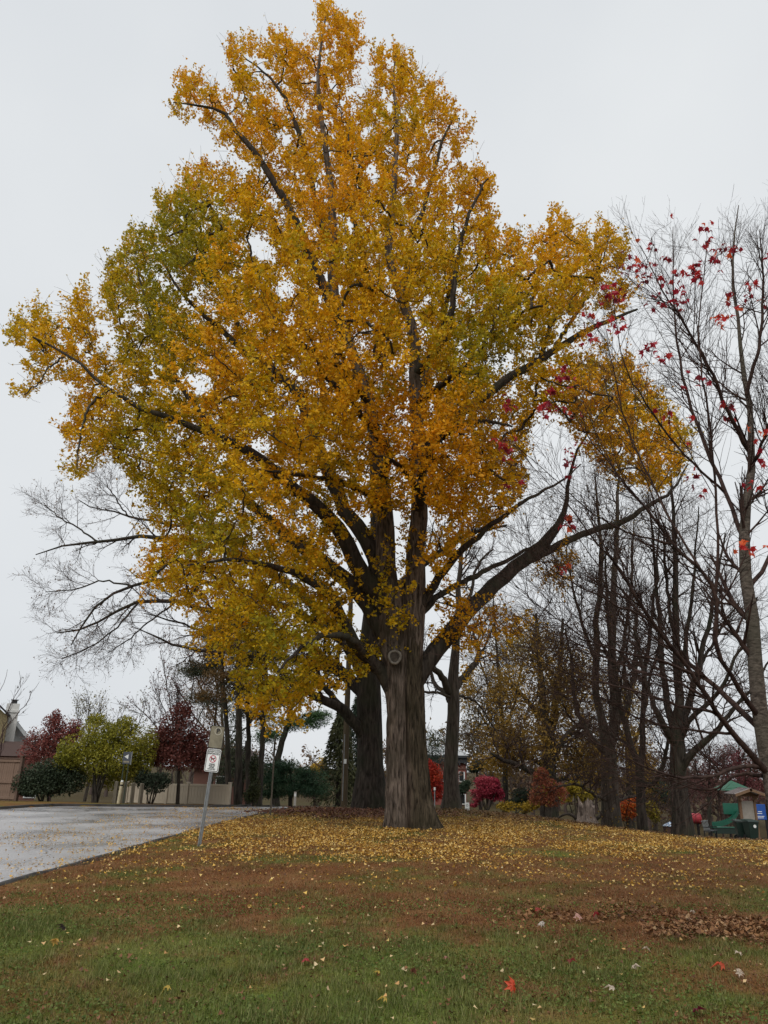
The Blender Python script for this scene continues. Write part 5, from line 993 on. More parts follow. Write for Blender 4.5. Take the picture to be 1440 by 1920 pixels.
def frame(mb, w, h, r, t, y0, y1, cx=0, cz=0):
    a = rounded(w, h, r); b = rounded(w-2*t, h-2*t, max(r-t, 0.004)); n = len(a)
    V = [(cx+x, y, cz+z) for y in (y0, y1) for L in (a, b) for x, z in L]; Fs = []
    for i in range(n):
        j = (i+1) % n; Fs += [(i, j, n+j, n+i), (2*n+i, 3*n+i, 3*n+j, 2*n+j), (i, 2*n+i, 2*n+j, j), (n+i, n+j, 3*n+j, 3*n+i)]
    mb.add(V, Fs); return mb
def ring(mb, R, t, y0, y1, cx, cz, n=28):
    V = [(cx+q*math.cos(i*6.28318/n), y, cz+q*math.sin(i*6.28318/n)) for y in (y0, y1) for q in (R, R-t) for i in range(n)]; Fs = []
    for i in range(n):
        j = (i+1) % n; Fs += [(i, j, n+j, n+i), (2*n+i, 3*n+i, 3*n+j, 2*n+j), (i, 2*n+i, 2*n+j, j), (n+i, n+j, 3*n+j, 3*n+i)]
    mb.add(V, Fs); return mb
# leaning sign post with two plates
sp = ground_at(373, 1587)
SG = empty('sign_post', sp, 'leaning steel post with a faded parking plate above a white leash law plate', 'sign')
topx = PX(411, 1362, sp[1]); lean = math.atan2(topx[0]-sp[0], topx[2]-sp[2]); Lp = math.hypot(topx[0]-sp[0], topx[2]-sp[2])
# tilt the whole thing about its foot; local z runs up the post
SG.rotation_euler = (0.02, lean, math.radians(-6))
m = MB(); m.box((0, 0.018, Lp/2-0.25), (0.030, 0.006, Lp+0.45))
for s in (-1, 1): m.box((s*0.026, 0.008, Lp/2-0.25), (0.026, 0.005, Lp+0.45), rotz(s*0.55))
m.obj('post', M_steel, SG)
u = Lp/240.0
pw, ph = 0.305, 0.455
def plate(zc, face, label, name='sign_plate'):
    o = MB().prism([(x, zc+z) for x, z in rounded(pw, ph, 0.035)], -0.006, 0.0).obj(name, face, SG, 0.001); o['label'] = label; return o
zt = Lp-ph/2+0.01; zb = zt-ph-0.015
up = plate(zt, M_fade, 'weathered brown parking plate, lettering almost gone')
frame(MB(), pw, ph, 0.03, 0.010, -0.009, -0.0062, 0, zt).obj('border', M_ink, up)
ring(MB(), 0.075, 0.011, -0.009, -0.0062, 0.02, zt+0.115).obj('ring', M_rim, up)
text_mesh('P', 0.13, M_ink, 'letter', up, (0.018, -0.0088, zt+0.118), bold=0.004)
lw = plate(zb, M_whitep, 'white plate with black border and red no-dog circle')
frame(MB(), pw-0.024, ph-0.024, 0.03, 0.011, -0.009, -0.0062, 0, zb).obj('border', M_ink, lw)
for i, (tx, z, sz) in enumerate([('LEASH LAW', 0.175, 0.048), ('ENFORCED', 0.130, 0.048), ('PLEASE', -0.075, 0.036), ('PICK UP', -0.108, 0.036), ('AFTER', -0.141, 0.036), ('YOUR PET', -0.174, 0.036)]):
    text_mesh(tx, sz, M_ink, 'lettering', lw, (0, -0.0088, zb+z), bold=0.0012)
cz = zb+0.03
ring(MB(), 0.073, 0.013, -0.0094, -0.0062, 0, cz).obj('prohibition_ring', M_inkr, lw)
MB().box((0, -0.0092, cz), (0.128, 0.003, 0.012), roty(math.radians(40))).obj('prohibition_bar', M_inkr, lw)
dog = [(-0.045, 0.012), (-0.040, 0.016), (0.018, 0.014), (0.026, 0.030), (0.034, 0.031), (0.052, 0.022), (0.050, 0.013), (0.034, 0.011), (0.028, -0.006), (0.030, -0.040), (0.020, -0.040), (0.016, -0.012), (-0.018, -0.012), (-0.022, -0.040), (-0.033, -0.040), (-0.034, -0.004), (-0.050, 0.028)]
MB().prism([(x, cz+z) for x, z in dog], -0.0086, -0.0062).obj('dog_symbol', M_ink, lw)
for z in (zt+0.19, zt-0.19, zb+0.205, zb-0.205): MB().cyl((0, -0.012, z), (0, 0.02, z), 0.007, n=8).obj('bolt', M_steel, SG)
# thin post with its plate seen edge on
b = ground_at(507, 1529); E = empty('thin_sign_post', b, 'thin brown signpost seen edge on by the kerb beyond the leaning sign', 'sign', rz=0.1)
hp = PX(507, 1380, b[1])[2]-b[2]
MB().box((0, 0, hp/2-0.15), (0.05, 0.05, hp+0.3)).obj('post', simple('rusty_post', (0.10, 0.085, 0.065), 0.8, var=0.35), E)
MB().box((-0.030, -0.02, hp-0.30), (0.004, 0.30, 0.46)).obj('sign_plate', M_steel, E)
# utility pole
b = base(645, 1503, 36.5); E = empty('utility_pole', b, 'tall brown wooden utility pole beside the broad dark trunk', 'pole')
tp = PX(640, 1120, 36.5)
MB().cyl((0, 0, -0.3), (0, 0, tp[2]-b[2]), 0.155, 0.11, 16).obj('pole', simple('pole_wood', (0.085, 0.065, 0.040), 0.9, var=0.3, scale=6, stretch=(5, 5, 0.3)), E)
MB().cyl((-0.07, -0.14, 0.3), (-0.06, -0.12, 3.2), 0.02, n=8).obj('conduit', M_steel, E)
MB().box((0, -0.17, 2.0), (0.12, 0.03, 0.20)).obj('tag_plate', M_whitep, E)
# small grey marker post at the road end
b = base(553, 1503, 33.5); E = empty('marker_post', b, 'short grey marker post at the end of the kerb', 'post')
MB().box((0, 0, 0.25), (0.10, 0.06, 0.7)).obj('post', M_conc, E, 0.008)
MB().box((0, -0.035, 0.48), (0.08, 0.008, 0.12)).obj('reflector', M_whitep, E)
# wooden privacy fence
def wood_fence():
    a, c = base(-120, 1488, 37.5), base(33, 1488, 35.2); d = c-a; ln = math.hypot(d[0], d[1]); rz = math.atan2(d[1], d[0])
    E = empty('wooden_fence', a, 'brown wooden privacy fence with capped top at the road verge', 'fence', rz=rz)
    dz = lambda x: d[2]*x/ln
    bw_ = 0.14; n = int(ln/bw_); me = None
    for i in range(n):
        x = (i+0.5)*bw_
        o = MB().box((0, 0, 0.86), (bw_-0.008, 0.022, 1.66)).obj('board', M_wood, E) if me is None else bpy.data.objects.new('board', me)
        if me is None: me = o.data
        else: COL.objects.link(o); o.parent = E
        o.location = (x, 0.004*rng.normal(), dz(x)+0.01*rng.normal())
    npost = 4
    for i in range(npost):
        x = ln*i/(npost-1); MB().box((x, -0.03, 0.88+dz(x)), (0.13, 0.13, 1.95)).obj('post', M_woodd, E, 0.006); MB().box((x, -0.03, 1.88+dz(x)), (0.19, 0.19, 0.05)).obj('post_cap', M_woodd, E, 0.005)
    for i in range(npost-1):
        x0, x1 = ln*i/(npost-1)+0.07, ln*(i+1)/(npost-1)-0.07
        for z, h, nm in ((1.70, 0.12, 'rail'), (0.80, 0.11, 'rail'), (0.14, 0.11, 'rail')): MB().box(((x0+x1)/2, -0.035, z+dz(x0/2+x1/2)), (x1-x0, 0.05, h)).obj(nm, M_wood, E, 0.004)
        MB().box(((x0+x1)/2, -0.01, 1.80+dz(x0/2+x1/2)), (x1-x0, 0.16, 0.05)).obj('cap_rail', M_woodd, E, 0.004)
wood_fence()
# cream vinyl fence
def cream_fence():
    a, c = base(238, 1490, 41.0), base(430, 1490, 39.0); d = c-a; ln = math.hypot(d[0], d[1]); rz = math.atan2(d[1], d[0])
    E = empty('cream_fence', a, 'cream vinyl panel fence behind the dark red maple', 'fence', rz=rz); n = 5; dz = lambda x: d[2]*x/ln
    for i in range(n+1):
        x = ln*i/n; MB().box((x, 0, 0.42+dz(x)), (0.13, 0.13, 1.16)).obj('post', M_cream, E, 0.008); MB().box((x, 0, 1.02+dz(x)), (0.16, 0.16, 0.04)).obj('post_cap', M_cream, E, 0.01)
    bw_ = 0.17; me = None
    for i in range(n):
        x0, x1 = ln*i/n+0.065, ln*(i+1)/n-0.065; z = dz((x0+x1)/2)
        for zz in (0.90, 0.08): MB().box(((x0+x1)/2, 0, zz+z), (x1-x0, 0.05, 0.10)).obj('rail', M_cream, E, 0.004)
        k = int((x1-x0)/bw_); w = (x1-x0)/k
        for j in range(k):
            o = MB().box((0, 0, 0.49), (w-0.012, 0.024, 0.74)).obj('board', M_cream, E) if me is None else bpy.data.objects.new('board', me)
            if me is None: me = o.data
            else: COL.objects.link(o); o.parent = E
            o.location = (x0+(j+0.5)*w, 0, z)
cream_fence()
# bollards and the arrow sign at the far kerb
for i, (px, h, w, lab) in enumerate([(216, 0.86, 0.15, 'grey timber bollard fourth from the dark shrub'), (233, 0.84, 0.15, 'grey timber bollard third from the dark shrub'), (248, 0.82, 0.14, 'grey timber bollard second from the dark shrub'), (264, 0.80, 0.14, 'grey timber bollard next to the dark shrub')]):
    b = base(px, 1492, 34.6); E = empty('timber_bollard', b, lab, 'bollard', 'timber bollards at the far kerb', rz=0.3*i)
    MB().box((0, 0, h/2-0.1), (w, w, h+0.2)).obj('post', simple('grey_timber', (0.13, 0.115, 0.085), 0.9, var=0.35, stretch=(5, 5, 0.5)), E, 0.012)
    MB().box((0, 0, h+0.02), (w*0.86, w*0.86, 0.03)).obj('post_top', simple('cut_timber', (0.19, 0.17, 0.13), 0.9), E, 0.01)
b = base(223, 1495, 33.9); E = empty('pipe_bollard', b, 'cream painted pipe bollard leaning at the far kerb', 'bollard'); E.rotation_euler = (0, 0.06, 0)
M_pipe = simple('cream_paint', (0.50, 0.44, 0.30), 0.5, var=0.15, scale=5)
MB().cyl((0, 0, -0.2), (0, 0, 0.86), 0.065, n=16).obj('pipe', M_pipe, E); MB().cyl((0, 0, 0.865), (0, 0, 0.93), 0.062, 0.045, 16).obj('cap', M_whitep, E); MB().cyl((0, 0, 0.70), (0, 0, 0.76), 0.068, n=16).obj('band', M_black, E)
b = base(228, 1492, 34.4); E = empty('arrow_sign', b, 'small blue grey arrow sign on twin posts in front of the yellow green bush', 'sign'); E.rotation_euler = (0, 0.02, 0)
for s in (-0.10, 0.10): MB().box((s, 0, 0.95), (0.04, 0.03, 2.3)).obj('post', simple('green_post', (0.035, 0.05, 0.035), 0.6), E)
pz = 1.86
o = MB().box((0, -0.03, pz), (0.34, 0.012, 0.50)).obj('sign_plate', simple('blue_grey_sign', (0.075, 0.085, 0.105), 0.5, var=0.2), E)
MB().prism([(-0.11, pz+0.05), (0.06, pz+0.15), (0.06, pz-0.05)], -0.042, -0.0365).obj('arrow', M_whitep, o); MB().box((0, -0.039, pz-0.16), (0.24, 0.004, 0.07)).obj('text_strip', M_inkp, o)
MB().box((0.19, 0.0, pz), (0.03, 0.05, 0.55)).obj('edge_strip', M_steel, E)
# white house at the far left
HY = 58
def house():
    b = base(20, 1490, HY); E = empty('white_house', b, 'white sided house with white chimney and brown lower roof behind the wooden fence', 'house', rz=0.42)
    s = axial(b)/F; X = lambda px, py: PX(px, py, HY)[0]-b[0]; Z = lambda px, py: PX(px, py, HY)[2]-b[2]
    xr, zr = X(31, 1353), Z(31, 1353); xe, ze = X(60, 1396), Z(60, 1396); w = xe-xr
    w0 = MB().prism([(xr-w*1.9, -0.3), (xe-0.15, -0.3), (xe-0.15, ze-0.05), (xr, zr-0.12), (xr-w*1.9, ze-0.6)], 0, 8).obj('wall', M_white, E)
    for q in range(16): MB().box((xr-0.2, -0.012, 0.6+q*0.28), (w*1.9, 0.02, 0.025)).obj('siding_board', M_white, w0)
    for (ax, az, bx, bz) in ((xr, zr, xe+0.15, ze-0.15), (xr, zr, xr-w*2.0, ze-0.85)):
        L = math.hypot(bx-ax, bz-az); an = math.atan2(bz-az, bx-ax)
        MB().box(((ax+bx)/2, 3.8, (az+bz)/2+0.06), (L, 8.6, 0.10), roty(-an)).obj('roof', M_slate, E)
        MB().box(((ax+bx)/2, -0.55, (az+bz)/2-0.06), (L, 0.06, 0.22), roty(-an)).obj('rake_board', M_white, E)
    xc = X(24, 1345); zc = Z(24, 1322)
    ch = MB().box((xc, -1.2, zc/2-0.1), (0.85, 0.7, zc+0.2)).obj('chimney', M_chim, E); MB().box((xc, -1.2, zc-0.55), (0.98, 0.82, 0.16)).obj('chimney_band', M_chim, ch); MB().box((xc+0.05, -1.2, zc+0.12), (0.36, 0.3, 0.20)).obj('chimney_pot', M_slate, ch); MB().box((xc+0.05, -1.2, zc+0.27), (0.5, 0.42, 0.05)).obj('chimney_cap', M_slate, ch)
    # small shingled gable at the left and the brick wing with its brown roof
    xg = X(2, 1326); zg = Z(2, 1326); xq = X(20, 1345); zq = Z(20, 1345)
    MB().prism([(xg-1.2, 0), (xq, 0), (xq, zq-0.1), (xg, zg-0.12), (xg-1.2, zq-0.3)], -2.6, -1.7).obj('gable_wall', simple('tan_shingle', (0.22, 0.18, 0.10), 0.9, var=0.4, scale=10), E)
    for s_ in (1, -1):
        L = math.hypot(xq-xg, zq-zg)+0.2; an = math.atan2(zq-zg, (xq-xg))*1.0
        MB().box((xg+s_*(xq-xg)/2, -2.2, (zg+zq)/2+0.06), (L, 1.4, 0.09), roty(-an*s_)).obj('gable_roof', M_slate, E)
    x0, x1, ze2, zr2 = X(-30, 1418), X(78, 1419), Z(75, 1419), Z(50, 1392)
    MB().box(((x0+x1)/2, -2.4, ze2/2-0.2), (x1-x0-0.5, 2.2, ze2+0.4)).obj('brick_wing', M_brickb, E)
    MB().add([(x0-.3, -3.8, ze2), (x1+.2, -3.8, ze2), (x1+.2, -1.2, ze2), (x0-.3, -1.2, ze2), (x0+1.2, -2.4, zr2), (x1-1.0, -2.4, zr2)], [(0, 1, 5, 4), (1, 2, 5), (2, 3, 4, 5), (3, 0, 4), (3, 2, 1, 0)]).obj('wing_roof', M_shingle, E)
    for px in (60, 20):
        wx = X(px, 1440); f_ = MB().box((wx, -3.52, 0.9), (0.8, 0.06, 1.2)).obj('window', M_white, E); MB().box((wx, -3.56, 0.9), (0.66, 0.03, 1.05)).obj('pane', M_glassd, f_)
house()
# reddish brown house behind the cream fence
b = base(400, 1490, 56); E = empty('brown_brick_house', b, 'low brown brick house glimpsed behind the cream fence', 'house')
x0, x1 = PX(362, 1470, 56)[0]-b[0], PX(470, 1470, 56)[0]-b[0]; ht = PX(400, 1440, 56)[2]-b[2]
MB().box(((x0+x1)/2, 3, ht/2-0.2), (x1-x0, 6, ht+0.4)).obj('wall', M_brickb, E)
MB().prism([(x0-0.4, ht), (x1+0.4, ht), (x1-1, ht+1.3), (x0+1, ht+1.3)], -0.4, 6.4).obj('roof', M_shingle, E)
o = MB().box(((x0+x1)/2, -0.02, ht*0.55), (0.9, 0.06, 1.1)).obj('window', M_white, E); MB().box(((x0+x1)/2, -0.06, ht*0.55), (0.76, 0.03, 0.95)).obj('pane', M_glassd, o)
# brick tower building
BY = 82; b = base(830, 1505, BY); E = empty('brick_tower', b, 'red brick tower with dark overhanging cornice behind the forked park tree', 'building')
X = lambda px, py: PX(px, py, BY)[0]-b[0]; Z = lambda px, py: PX(px, py, BY)[2]-b[2]
x0, x1, zt_ = X(770, 1440), X(874, 1440), Z(860, 1431); xm = (x0+x1)/2; wd = x1-x0
MB().box((xm, wd/2, zt_/2-0.3), (wd, wd, zt_+0.6)).obj('wall', M_brick, E)
c = MB().box((xm, wd/2, zt_+0.28), (wd+0.7, wd+0.7, 0.50)).obj('cornice', M_slate, E); MB().box((xm, wd/2, zt_+0.64), (wd+1.1, wd+1.1, 0.22)).obj('gutter', M_slate, c)
for q in range(9): MB().box((x0+wd*q/8, -0.22, zt_-0.10), (0.14, 0.4, 0.24)).obj('bracket', M_slate, c)
zr_ = zt_+0.76; MB().add([(x0-.4, -.4, zr_), (x1+.4, -.4, zr_), (x1+.4, wd+.4, zr_), (x0-.4, wd+.4, zr_), (xm+wd*.35, wd/2, zr_+0.9), (xm-wd*.35, wd/2, zr_+0.9)], [(0, 1, 4, 5), (1, 2, 4), (2, 3, 5, 4), (3, 0, 5)]).obj('roof', simple('pale_roof', (0.36, 0.37, 0.38), 0.6, var=0.1), E)
MB().box((xm, -0.03, Z(860, 1441)), (wd+0.06, 0.08, 0.12)).obj('string_course', M_brickb, E)
for px, py in ((866, 1456), (868, 1498), (835, 1456), (835, 1498)):
    wx, wz = X(px, py), Z(px, py); f_ = MB().box((wx, -0.03, wz), (0.62, 0.08, 0.95)).obj('window', M_white, E); MB().box((wx-0.05, -0.08, wz), (0.46, 0.04, 0.85)).obj('pane', M_glassd, f_); MB().box((wx, -0.06, wz-0.52), (0.75, 0.16, 0.08)).obj('sill', M_conc, f_)
MB().box((X(864, 1515), -0.5, Z(864, 1517)), (0.9, 0.5, 0.14)).obj('ledge', M_conc, E)
# little white dog sign beyond the lawn, and a pale post near the scarlet tree
b = base(876, 1526, 44); E = empty('small_white_sign', b, 'small white sign on a thin post beside the crimson bush', 'sign')
hz = PX(876, 1505, 44)[2]-b[2]; MB().box((0, 0, hz/2-0.2), (0.04, 0.03, hz+0.4)).obj('post', M_steel, E)
o = MB().prism([(x, hz-0.2+z) for x, z in rounded(0.24, 0.42, 0.03)], -0.035, -0.025).obj('sign_plate', M_whitep, E); ring(MB(), 0.055, 0.016, -0.040, -0.036, 0, hz-0.14).obj('symbol', M_ink, o); MB().box((0, -0.038, hz-0.32), (0.15, 0.004, 0.03)).obj('text_strip', M_ink, o)
b = base(815, 1520, 46); E = empty('pale_post', b, 'thin pale post before the scarlet tree', 'post'); MB().cyl((0, 0, -0.2), (0, 0, 1.15), 0.03, n=10).obj('post', M_steel, E); MB().box((0, -0.03, 1.08), (0.10, 0.012, 0.16)).obj('plate', M_whitep, E)
# cut trunk with pale torn wood among the shrubs
b = base(1100, 1530, 44); E = empty('tree_stump', b, 'tall pale torn stump between the yellow shrub and the twin stem tree', 'stump')
ns = 22; th = np.arange(ns)*2*math.pi/ns; V = []
for k, z in enumerate(np.linspace(-0.1, 1.0, 7)):
    r = (0.42+0.28*math.exp(-max(z, 0)/0.25))*(1+0.18*np.sin(th*6+0.4)+0.08*rng.normal(size=ns)); zz = z+(0.22*np.sin(th*3)+0.10*rng.normal(size=ns))*(k == 6)
    V.append(np.stack([r*np.cos(th), r*np.sin(th), zz+0*th], 1))
V.append(np.tile([[0, 0, 0.7]], (ns, 1))); V = np.concatenate(V); Fq = np.array([(i*ns+j, i*ns+(j+1) % ns, (i+1)*ns+(j+1) % ns, (i+1)*ns+j) for i in range(7) for j in range(ns)])
mesh_obj('wood', V+b, Fq, bark('torn_wood', (0.06, 0.045, 0.038), (0.27, 0.215, 0.18), 6, (1.5, 1.5, 0.2), 0.8), E)
for s in (-1, 1):
    P = resample(np.array([b+np.array([s*0.4, 0, 0.2]), b+np.array([s*1.0, 0.1, 0.5]), b+np.array([s*1.6, 0.2, 0.25])]), 8); v, f = tubes(P[None], np.linspace(0.11, 0.04, 8)[None], 8); mesh_obj('fallen_limb', v, f, M_dark, E, smooth_=True)
# playground: concrete path, tower with slide, kiosk, bins, bench
PYD = 50
a, c = base(1225, 1552, PYD-2), base(1500, 1555, PYD-2)
xs = np.linspace(a[0]-1, c[0]+8, 24); ys = np.full(24, PYD-1.5); V = np.concatenate([np.stack([xs, ys+o, terrain(xs, ys+o)+0.03], 1) for o in (-1.0, 1.0)])
tag(mesh_obj('path', V, np.array([(i, i+1, 24+i+1, 24+i) for i in range(23)]), M_conc), 'pale concrete path in front of the playground', 'path', kind='structure')
def at(px, py, Y, b): p = PX(px, py, Y); return p[0]-b[0], p[2]-b[2]
b = base(1375, 1556, 53); E = empty('play_tower', b, 'green playground tower with pointed roof and curved slide', 'play equipment')
sc_ = axial(b)/F
for q, (x, y) in enumerate(((-0.15, 0), (1.25, 0), (-0.15, 1.3), (1.25, 1.3))): MB().cyl((x, y, -0.2), (x, y, at(1371, 1482, 53, b)[1]), 0.06, n=10).obj('post', M_brownpost, E)
zr_ = at(1371, 1482, 53, b)[1]; MB().add([(-0.55, -0.4, zr_), (1.65, -0.4, zr_), (1.65, 1.7, zr_), (-0.55, 1.7, zr_), (0.55, 0.65, zr_+0.62)], [(0, 1, 4), (1, 2, 4), (2, 3, 4), (3, 0, 4), (3, 2, 1, 0)]).obj('roof', simple('faded_green_roof', (0.03, 0.105, 0.065), 0.6, var=0.2), E)
z0, z1 = at(1375, 1527, 53, b)[1], at(1375, 1506, 53, b)[1]
MB().box((-0.05+0.0, -0.10, (z0+z1)/2), (1.0, 0.07, z1-z0)).obj('side_panel', M_green, E, 0.02); MB().box((1.05, -0.02, (z0+z1)/2-0.03), (0.9, 0.06, (z1-z0)*0.92)).obj('side_panel', simple('deep_green_panel', (0.006, 0.055, 0.045), 0.45, var=0.15), E, 0.02)
MB().box((0.55, 0.65, z0-0.02), (1.5, 1.3, 0.08)).obj('deck', M_brownpost, E)
P = resample(np.array([(0.35, -0.15, z0+0.25), (0.1, -0.5, z0-0.02), (-0.5, -0.75, z0-0.42), (-1.2, -0.9, z0-0.62), (-1.7, -0.95, z0-0.66)]), 14)
V = []
for p_ in P:
    for o_, h_ in ((-0.32, 0.22), (-0.30, 0.0), (0.30, 0.0), (0.32, 0.22), (0.35, 0.22), (0.33, -0.05), (-0.33, -0.05), (-0.35, 0.22)): V.append((p_[0]+o_*0.25, p_[1]+o_*0.95, p_[2]+h_))
MB().add(V, [(i*8+j, i*8+(j+1) % 8, (i+1)*8+(j+1) % 8, (i+1)*8+j) for i in range(13) for j in range(8)]).obj('slide', M_green, E)
b = base(1368, 1553, 49.5); E = empty('play_bench', b, 'low dark green play wall on short legs under the slide', 'play equipment')
MB().box((0, 0, 0.50), (2.1, 0.5, 0.34)).obj('wall', M_greend, E, 0.02); MB().box((0, 0, 0.69), (2.2, 0.56, 0.03)).obj('top_edge', M_green, E)
for x in (-0.9, 0.0, 0.9): MB().box((x, 0, 0.12), (0.06, 0.06, 0.55)).obj('leg', M_black, E)
# kiosk
b = base(1408, 1561, 46.5); E = empty('notice_kiosk', b, 'timber notice kiosk with ribbed gable roof behind the wheeled bins', 'kiosk')
k0 = at(1398, 1490, 46.5, b)[1]; zr_ = at(1408, 1481, 46.5, b)[1]
for x in (-0.42, 0.42):
    MB().box((x, 0, k0/2-0.1), (0.13, 0.13, k0+0.2)).obj('post', M_timber, E, 0.008); MB().box((x*1.25, -0.12, k0-0.16), (0.06, 0.06, 0.52), roty(0.6 if x > 0 else -0.6)).obj('brace', M_timber, E)
MB().box((0, 0.02, k0*0.50), (0.70, 0.05, k0*0.72)).obj('notice_board', simple('grey_board', (0.33, 0.30, 0.26), 0.7, var=0.12), E)
MB().box((0, 0, k0-0.05), (1.2, 0.10, 0.10)).obj('beam', M_timber, E)
for s in (-1, 1):
    an = math.atan2(zr_-k0+0.02, 0.85)*s; o = MB().box((s*0.43, 0.1, (zr_+k0)/2+0.05), (1.02, 1.5, 0.05), roty(an)).obj('roof', M_tin, E)
    for q in range(6): MB().box((s*0.43, -0.6+q*0.28, (zr_+k0)/2+0.085), (1.02, 0.03, 0.03), roty(an)).obj('rib', simple('roof_rib', (0.34, 0.31, 0.30), 0.4, metal=0.3) if q == 0 and s == -1 else M_tin, o)
    MB().box((s*0.43, -0.67, (zr_+k0)/2), (1.04, 0.05, 0.14), roty(an)).obj('fascia', M_timber, E)
MB().prism([(-0.7, k0-0.02), (0.7, k0-0.02), (0, zr_-0.03)], -0.05, 0.0).obj('gable_infill', M_timber, E)
# wheeled bins
def bin_(px, Y, label, rz, emblem):
    b = base(px, 1561, Y); E = empty('wheeled_bin', b, label, 'bin', 'wheeled bins by the kiosk', rz=rz)
    V = [(-0.23, -0.25, 0.06), (0.23, -0.25, 0.06), (0.23, 0.22, 0.06), (-0.23, 0.22, 0.06), (-0.30, -0.33, 0.93), (0.30, -0.33, 0.93), (0.30, 0.33, 0.93), (-0.30, 0.33, 0.93)]
    MB().add(V, [(3, 2, 1, 0), (4, 5, 6, 7), (0, 1, 5, 4), (1, 2, 6, 5), (2, 3, 7, 6), (3, 0, 4, 7)]).obj('body', M_greend, E, 0.02)
    MB().add([(-0.33, -0.37, 0.94), (0.33, -0.37, 0.94), (0.33, 0.40, 0.97), (-0.33, 0.40, 0.97), (-0.29, -0.30, 1.02), (0.29, -0.30, 1.02), (0.29, 0.36, 1.06), (-0.29, 0.36, 1.06)], [(3, 2, 1, 0), (4, 5, 6, 7), (0, 1, 5, 4), (1, 2, 6, 5), (2, 3, 7, 6), (3, 0, 4, 7)]).obj('lid', M_greend, E, 0.015)
    MB().cyl((-0.26, 0.43, 0.98), (0.26, 0.43, 0.98), 0.02, n=8).obj('handle', M_black, E)
    for s in (-1, 1): MB().cyl((s*0.25, 0.24, 0.13), (s*0.31, 0.24, 0.13), 0.13, n=14).obj('wheel', M_black, E)
    if emblem: MB().cyl((0.05, -0.325, 0.72), (0.05, -0.333, 0.72), 0.085, n=16).obj('emblem', M_whitep, E)
bin_(1409, 44.5, 'dark green wheeled bin with a round white emblem', 0.1, True)
bin_(1391, 45.4, 'dark green wheeled bin without emblem, turned sideways', 1.4, False)
# slatted metal bench
b = base(1330, 1557, 46.5); E = empty('metal_bench', b, 'slatted metal bench at the edge of the playground', 'bench', rz=0.9)
for q in range(6): MB().box((-0.5+q*0.2, 0.16, 0.62), (0.035, 0.03, 0.62), rotx(-0.2)).obj('back_slat', M_steel, E)
for q in range(5): MB().box((0, -0.26+q*0.09, 0.43), (1.2, 0.06, 0.03)).obj('seat_slat', M_black, E)
for x in (-0.5, 0.5):
    for y in (-0.25, 0.14): MB().box((x, y, 0.15), (0.05, 0.05, 0.56)).obj('leg', M_black, E)
    MB().box((x, -0.06, 0.62), (0.05, 0.46, 0.04)).obj('armrest', M_black, E)
MB().box((0, 0.22, 0.92), (1.15, 0.04, 0.05)).obj('top_rail', M_steel, E)
# blue play panel, red tube, blue patterned cover
b = base(1428, 1560, 52); E = empty('blue_notice_panel', b, 'blue playground notice panel with white marks behind the kiosk', 'play equipment')
z0, z1 = at(1428, 1537, 52, b)[1], at(1428, 1508, 52, b)[1]
o = MB().box((0, 0, (z0+z1)/2), (0.9, 0.06, z1-z0)).obj('panel', M_blue, E, 0.02)
for x, z, w in ((-0.2, 0.72, 0.10), (0.05, 0.52, 0.26), (0.02, 0.40, 0.32), (0.0, 0.22, 0.6), (0.05, 0.12, 0.4)): MB().box((x, -0.035, z0+(z1-z0)*z), (w, 0.01, 0.035 if w > 0.12 else 0.08)).obj('white_mark', M_whitep, o)
for x in (-0.4, 0.4): MB().box((x, 0.05, z0/2), (0.07, 0.07, z0+0.5)).obj('post', M_black, E)
b = base(1301, 1551, 56); E = empty('red_play_tunnel', b, 'red plastic tunnel beyond the slatted bench', 'play equipment'); zc = 1.2
MB().cyl((-0.42, 0, zc), (0.42, 0, zc), 0.34, n=20).obj('tube', M_red, E); MB().cyl((-0.46, 0, zc), (-0.40, 0, zc), 0.38, n=20).obj('rim', M_red, E); MB().cyl((0.40, 0, zc), (0.46, 0, zc), 0.38, n=20).obj('rim', M_red, E)
for x in (-0.3, 0.3): MB().box((x, 0, (zc-0.3)/2), (0.08, 0.3, zc-0.2)).obj('support', M_black, E)
b = base(1257, 1553, 56); E = empty('covered_sandbox', b, 'low box under a blue and white checked cover beyond the spreading bare tree', 'box')
mck, t_, bs = new_mat('blue_check'); ck = t_.nodes.new('ShaderNodeTexChecker'); ck.inputs['Scale'].default_value = 9; ck.inputs[1].default_value = (0.5, 0.55, 0.62, 1); ck.inputs[2].default_value = (0.06, 0.14, 0.28, 1)
tc_ = t_.nodes.new('ShaderNodeTexCoord'); t_.links.new(tc_.outputs['Object'], ck.inputs[0]); t_.links.new(ck.outputs[0], bs.inputs['Base Color'])
MB().box((0, 0, 0.25), (0.8, 0.7, 0.6)).obj('body', M_brownpost, E, 0.02); MB().add([(-0.45, -0.4, 0.56), (0.45, -0.4, 0.56), (0.45, 0.4, 0.56), (-0.45, 0.4, 0.56), (0, 0, 0.85)], [(0, 1, 4), (1, 2, 4), (2, 3, 4), (3, 0, 4), (3, 2, 1, 0)]).obj('cover', mck, E)
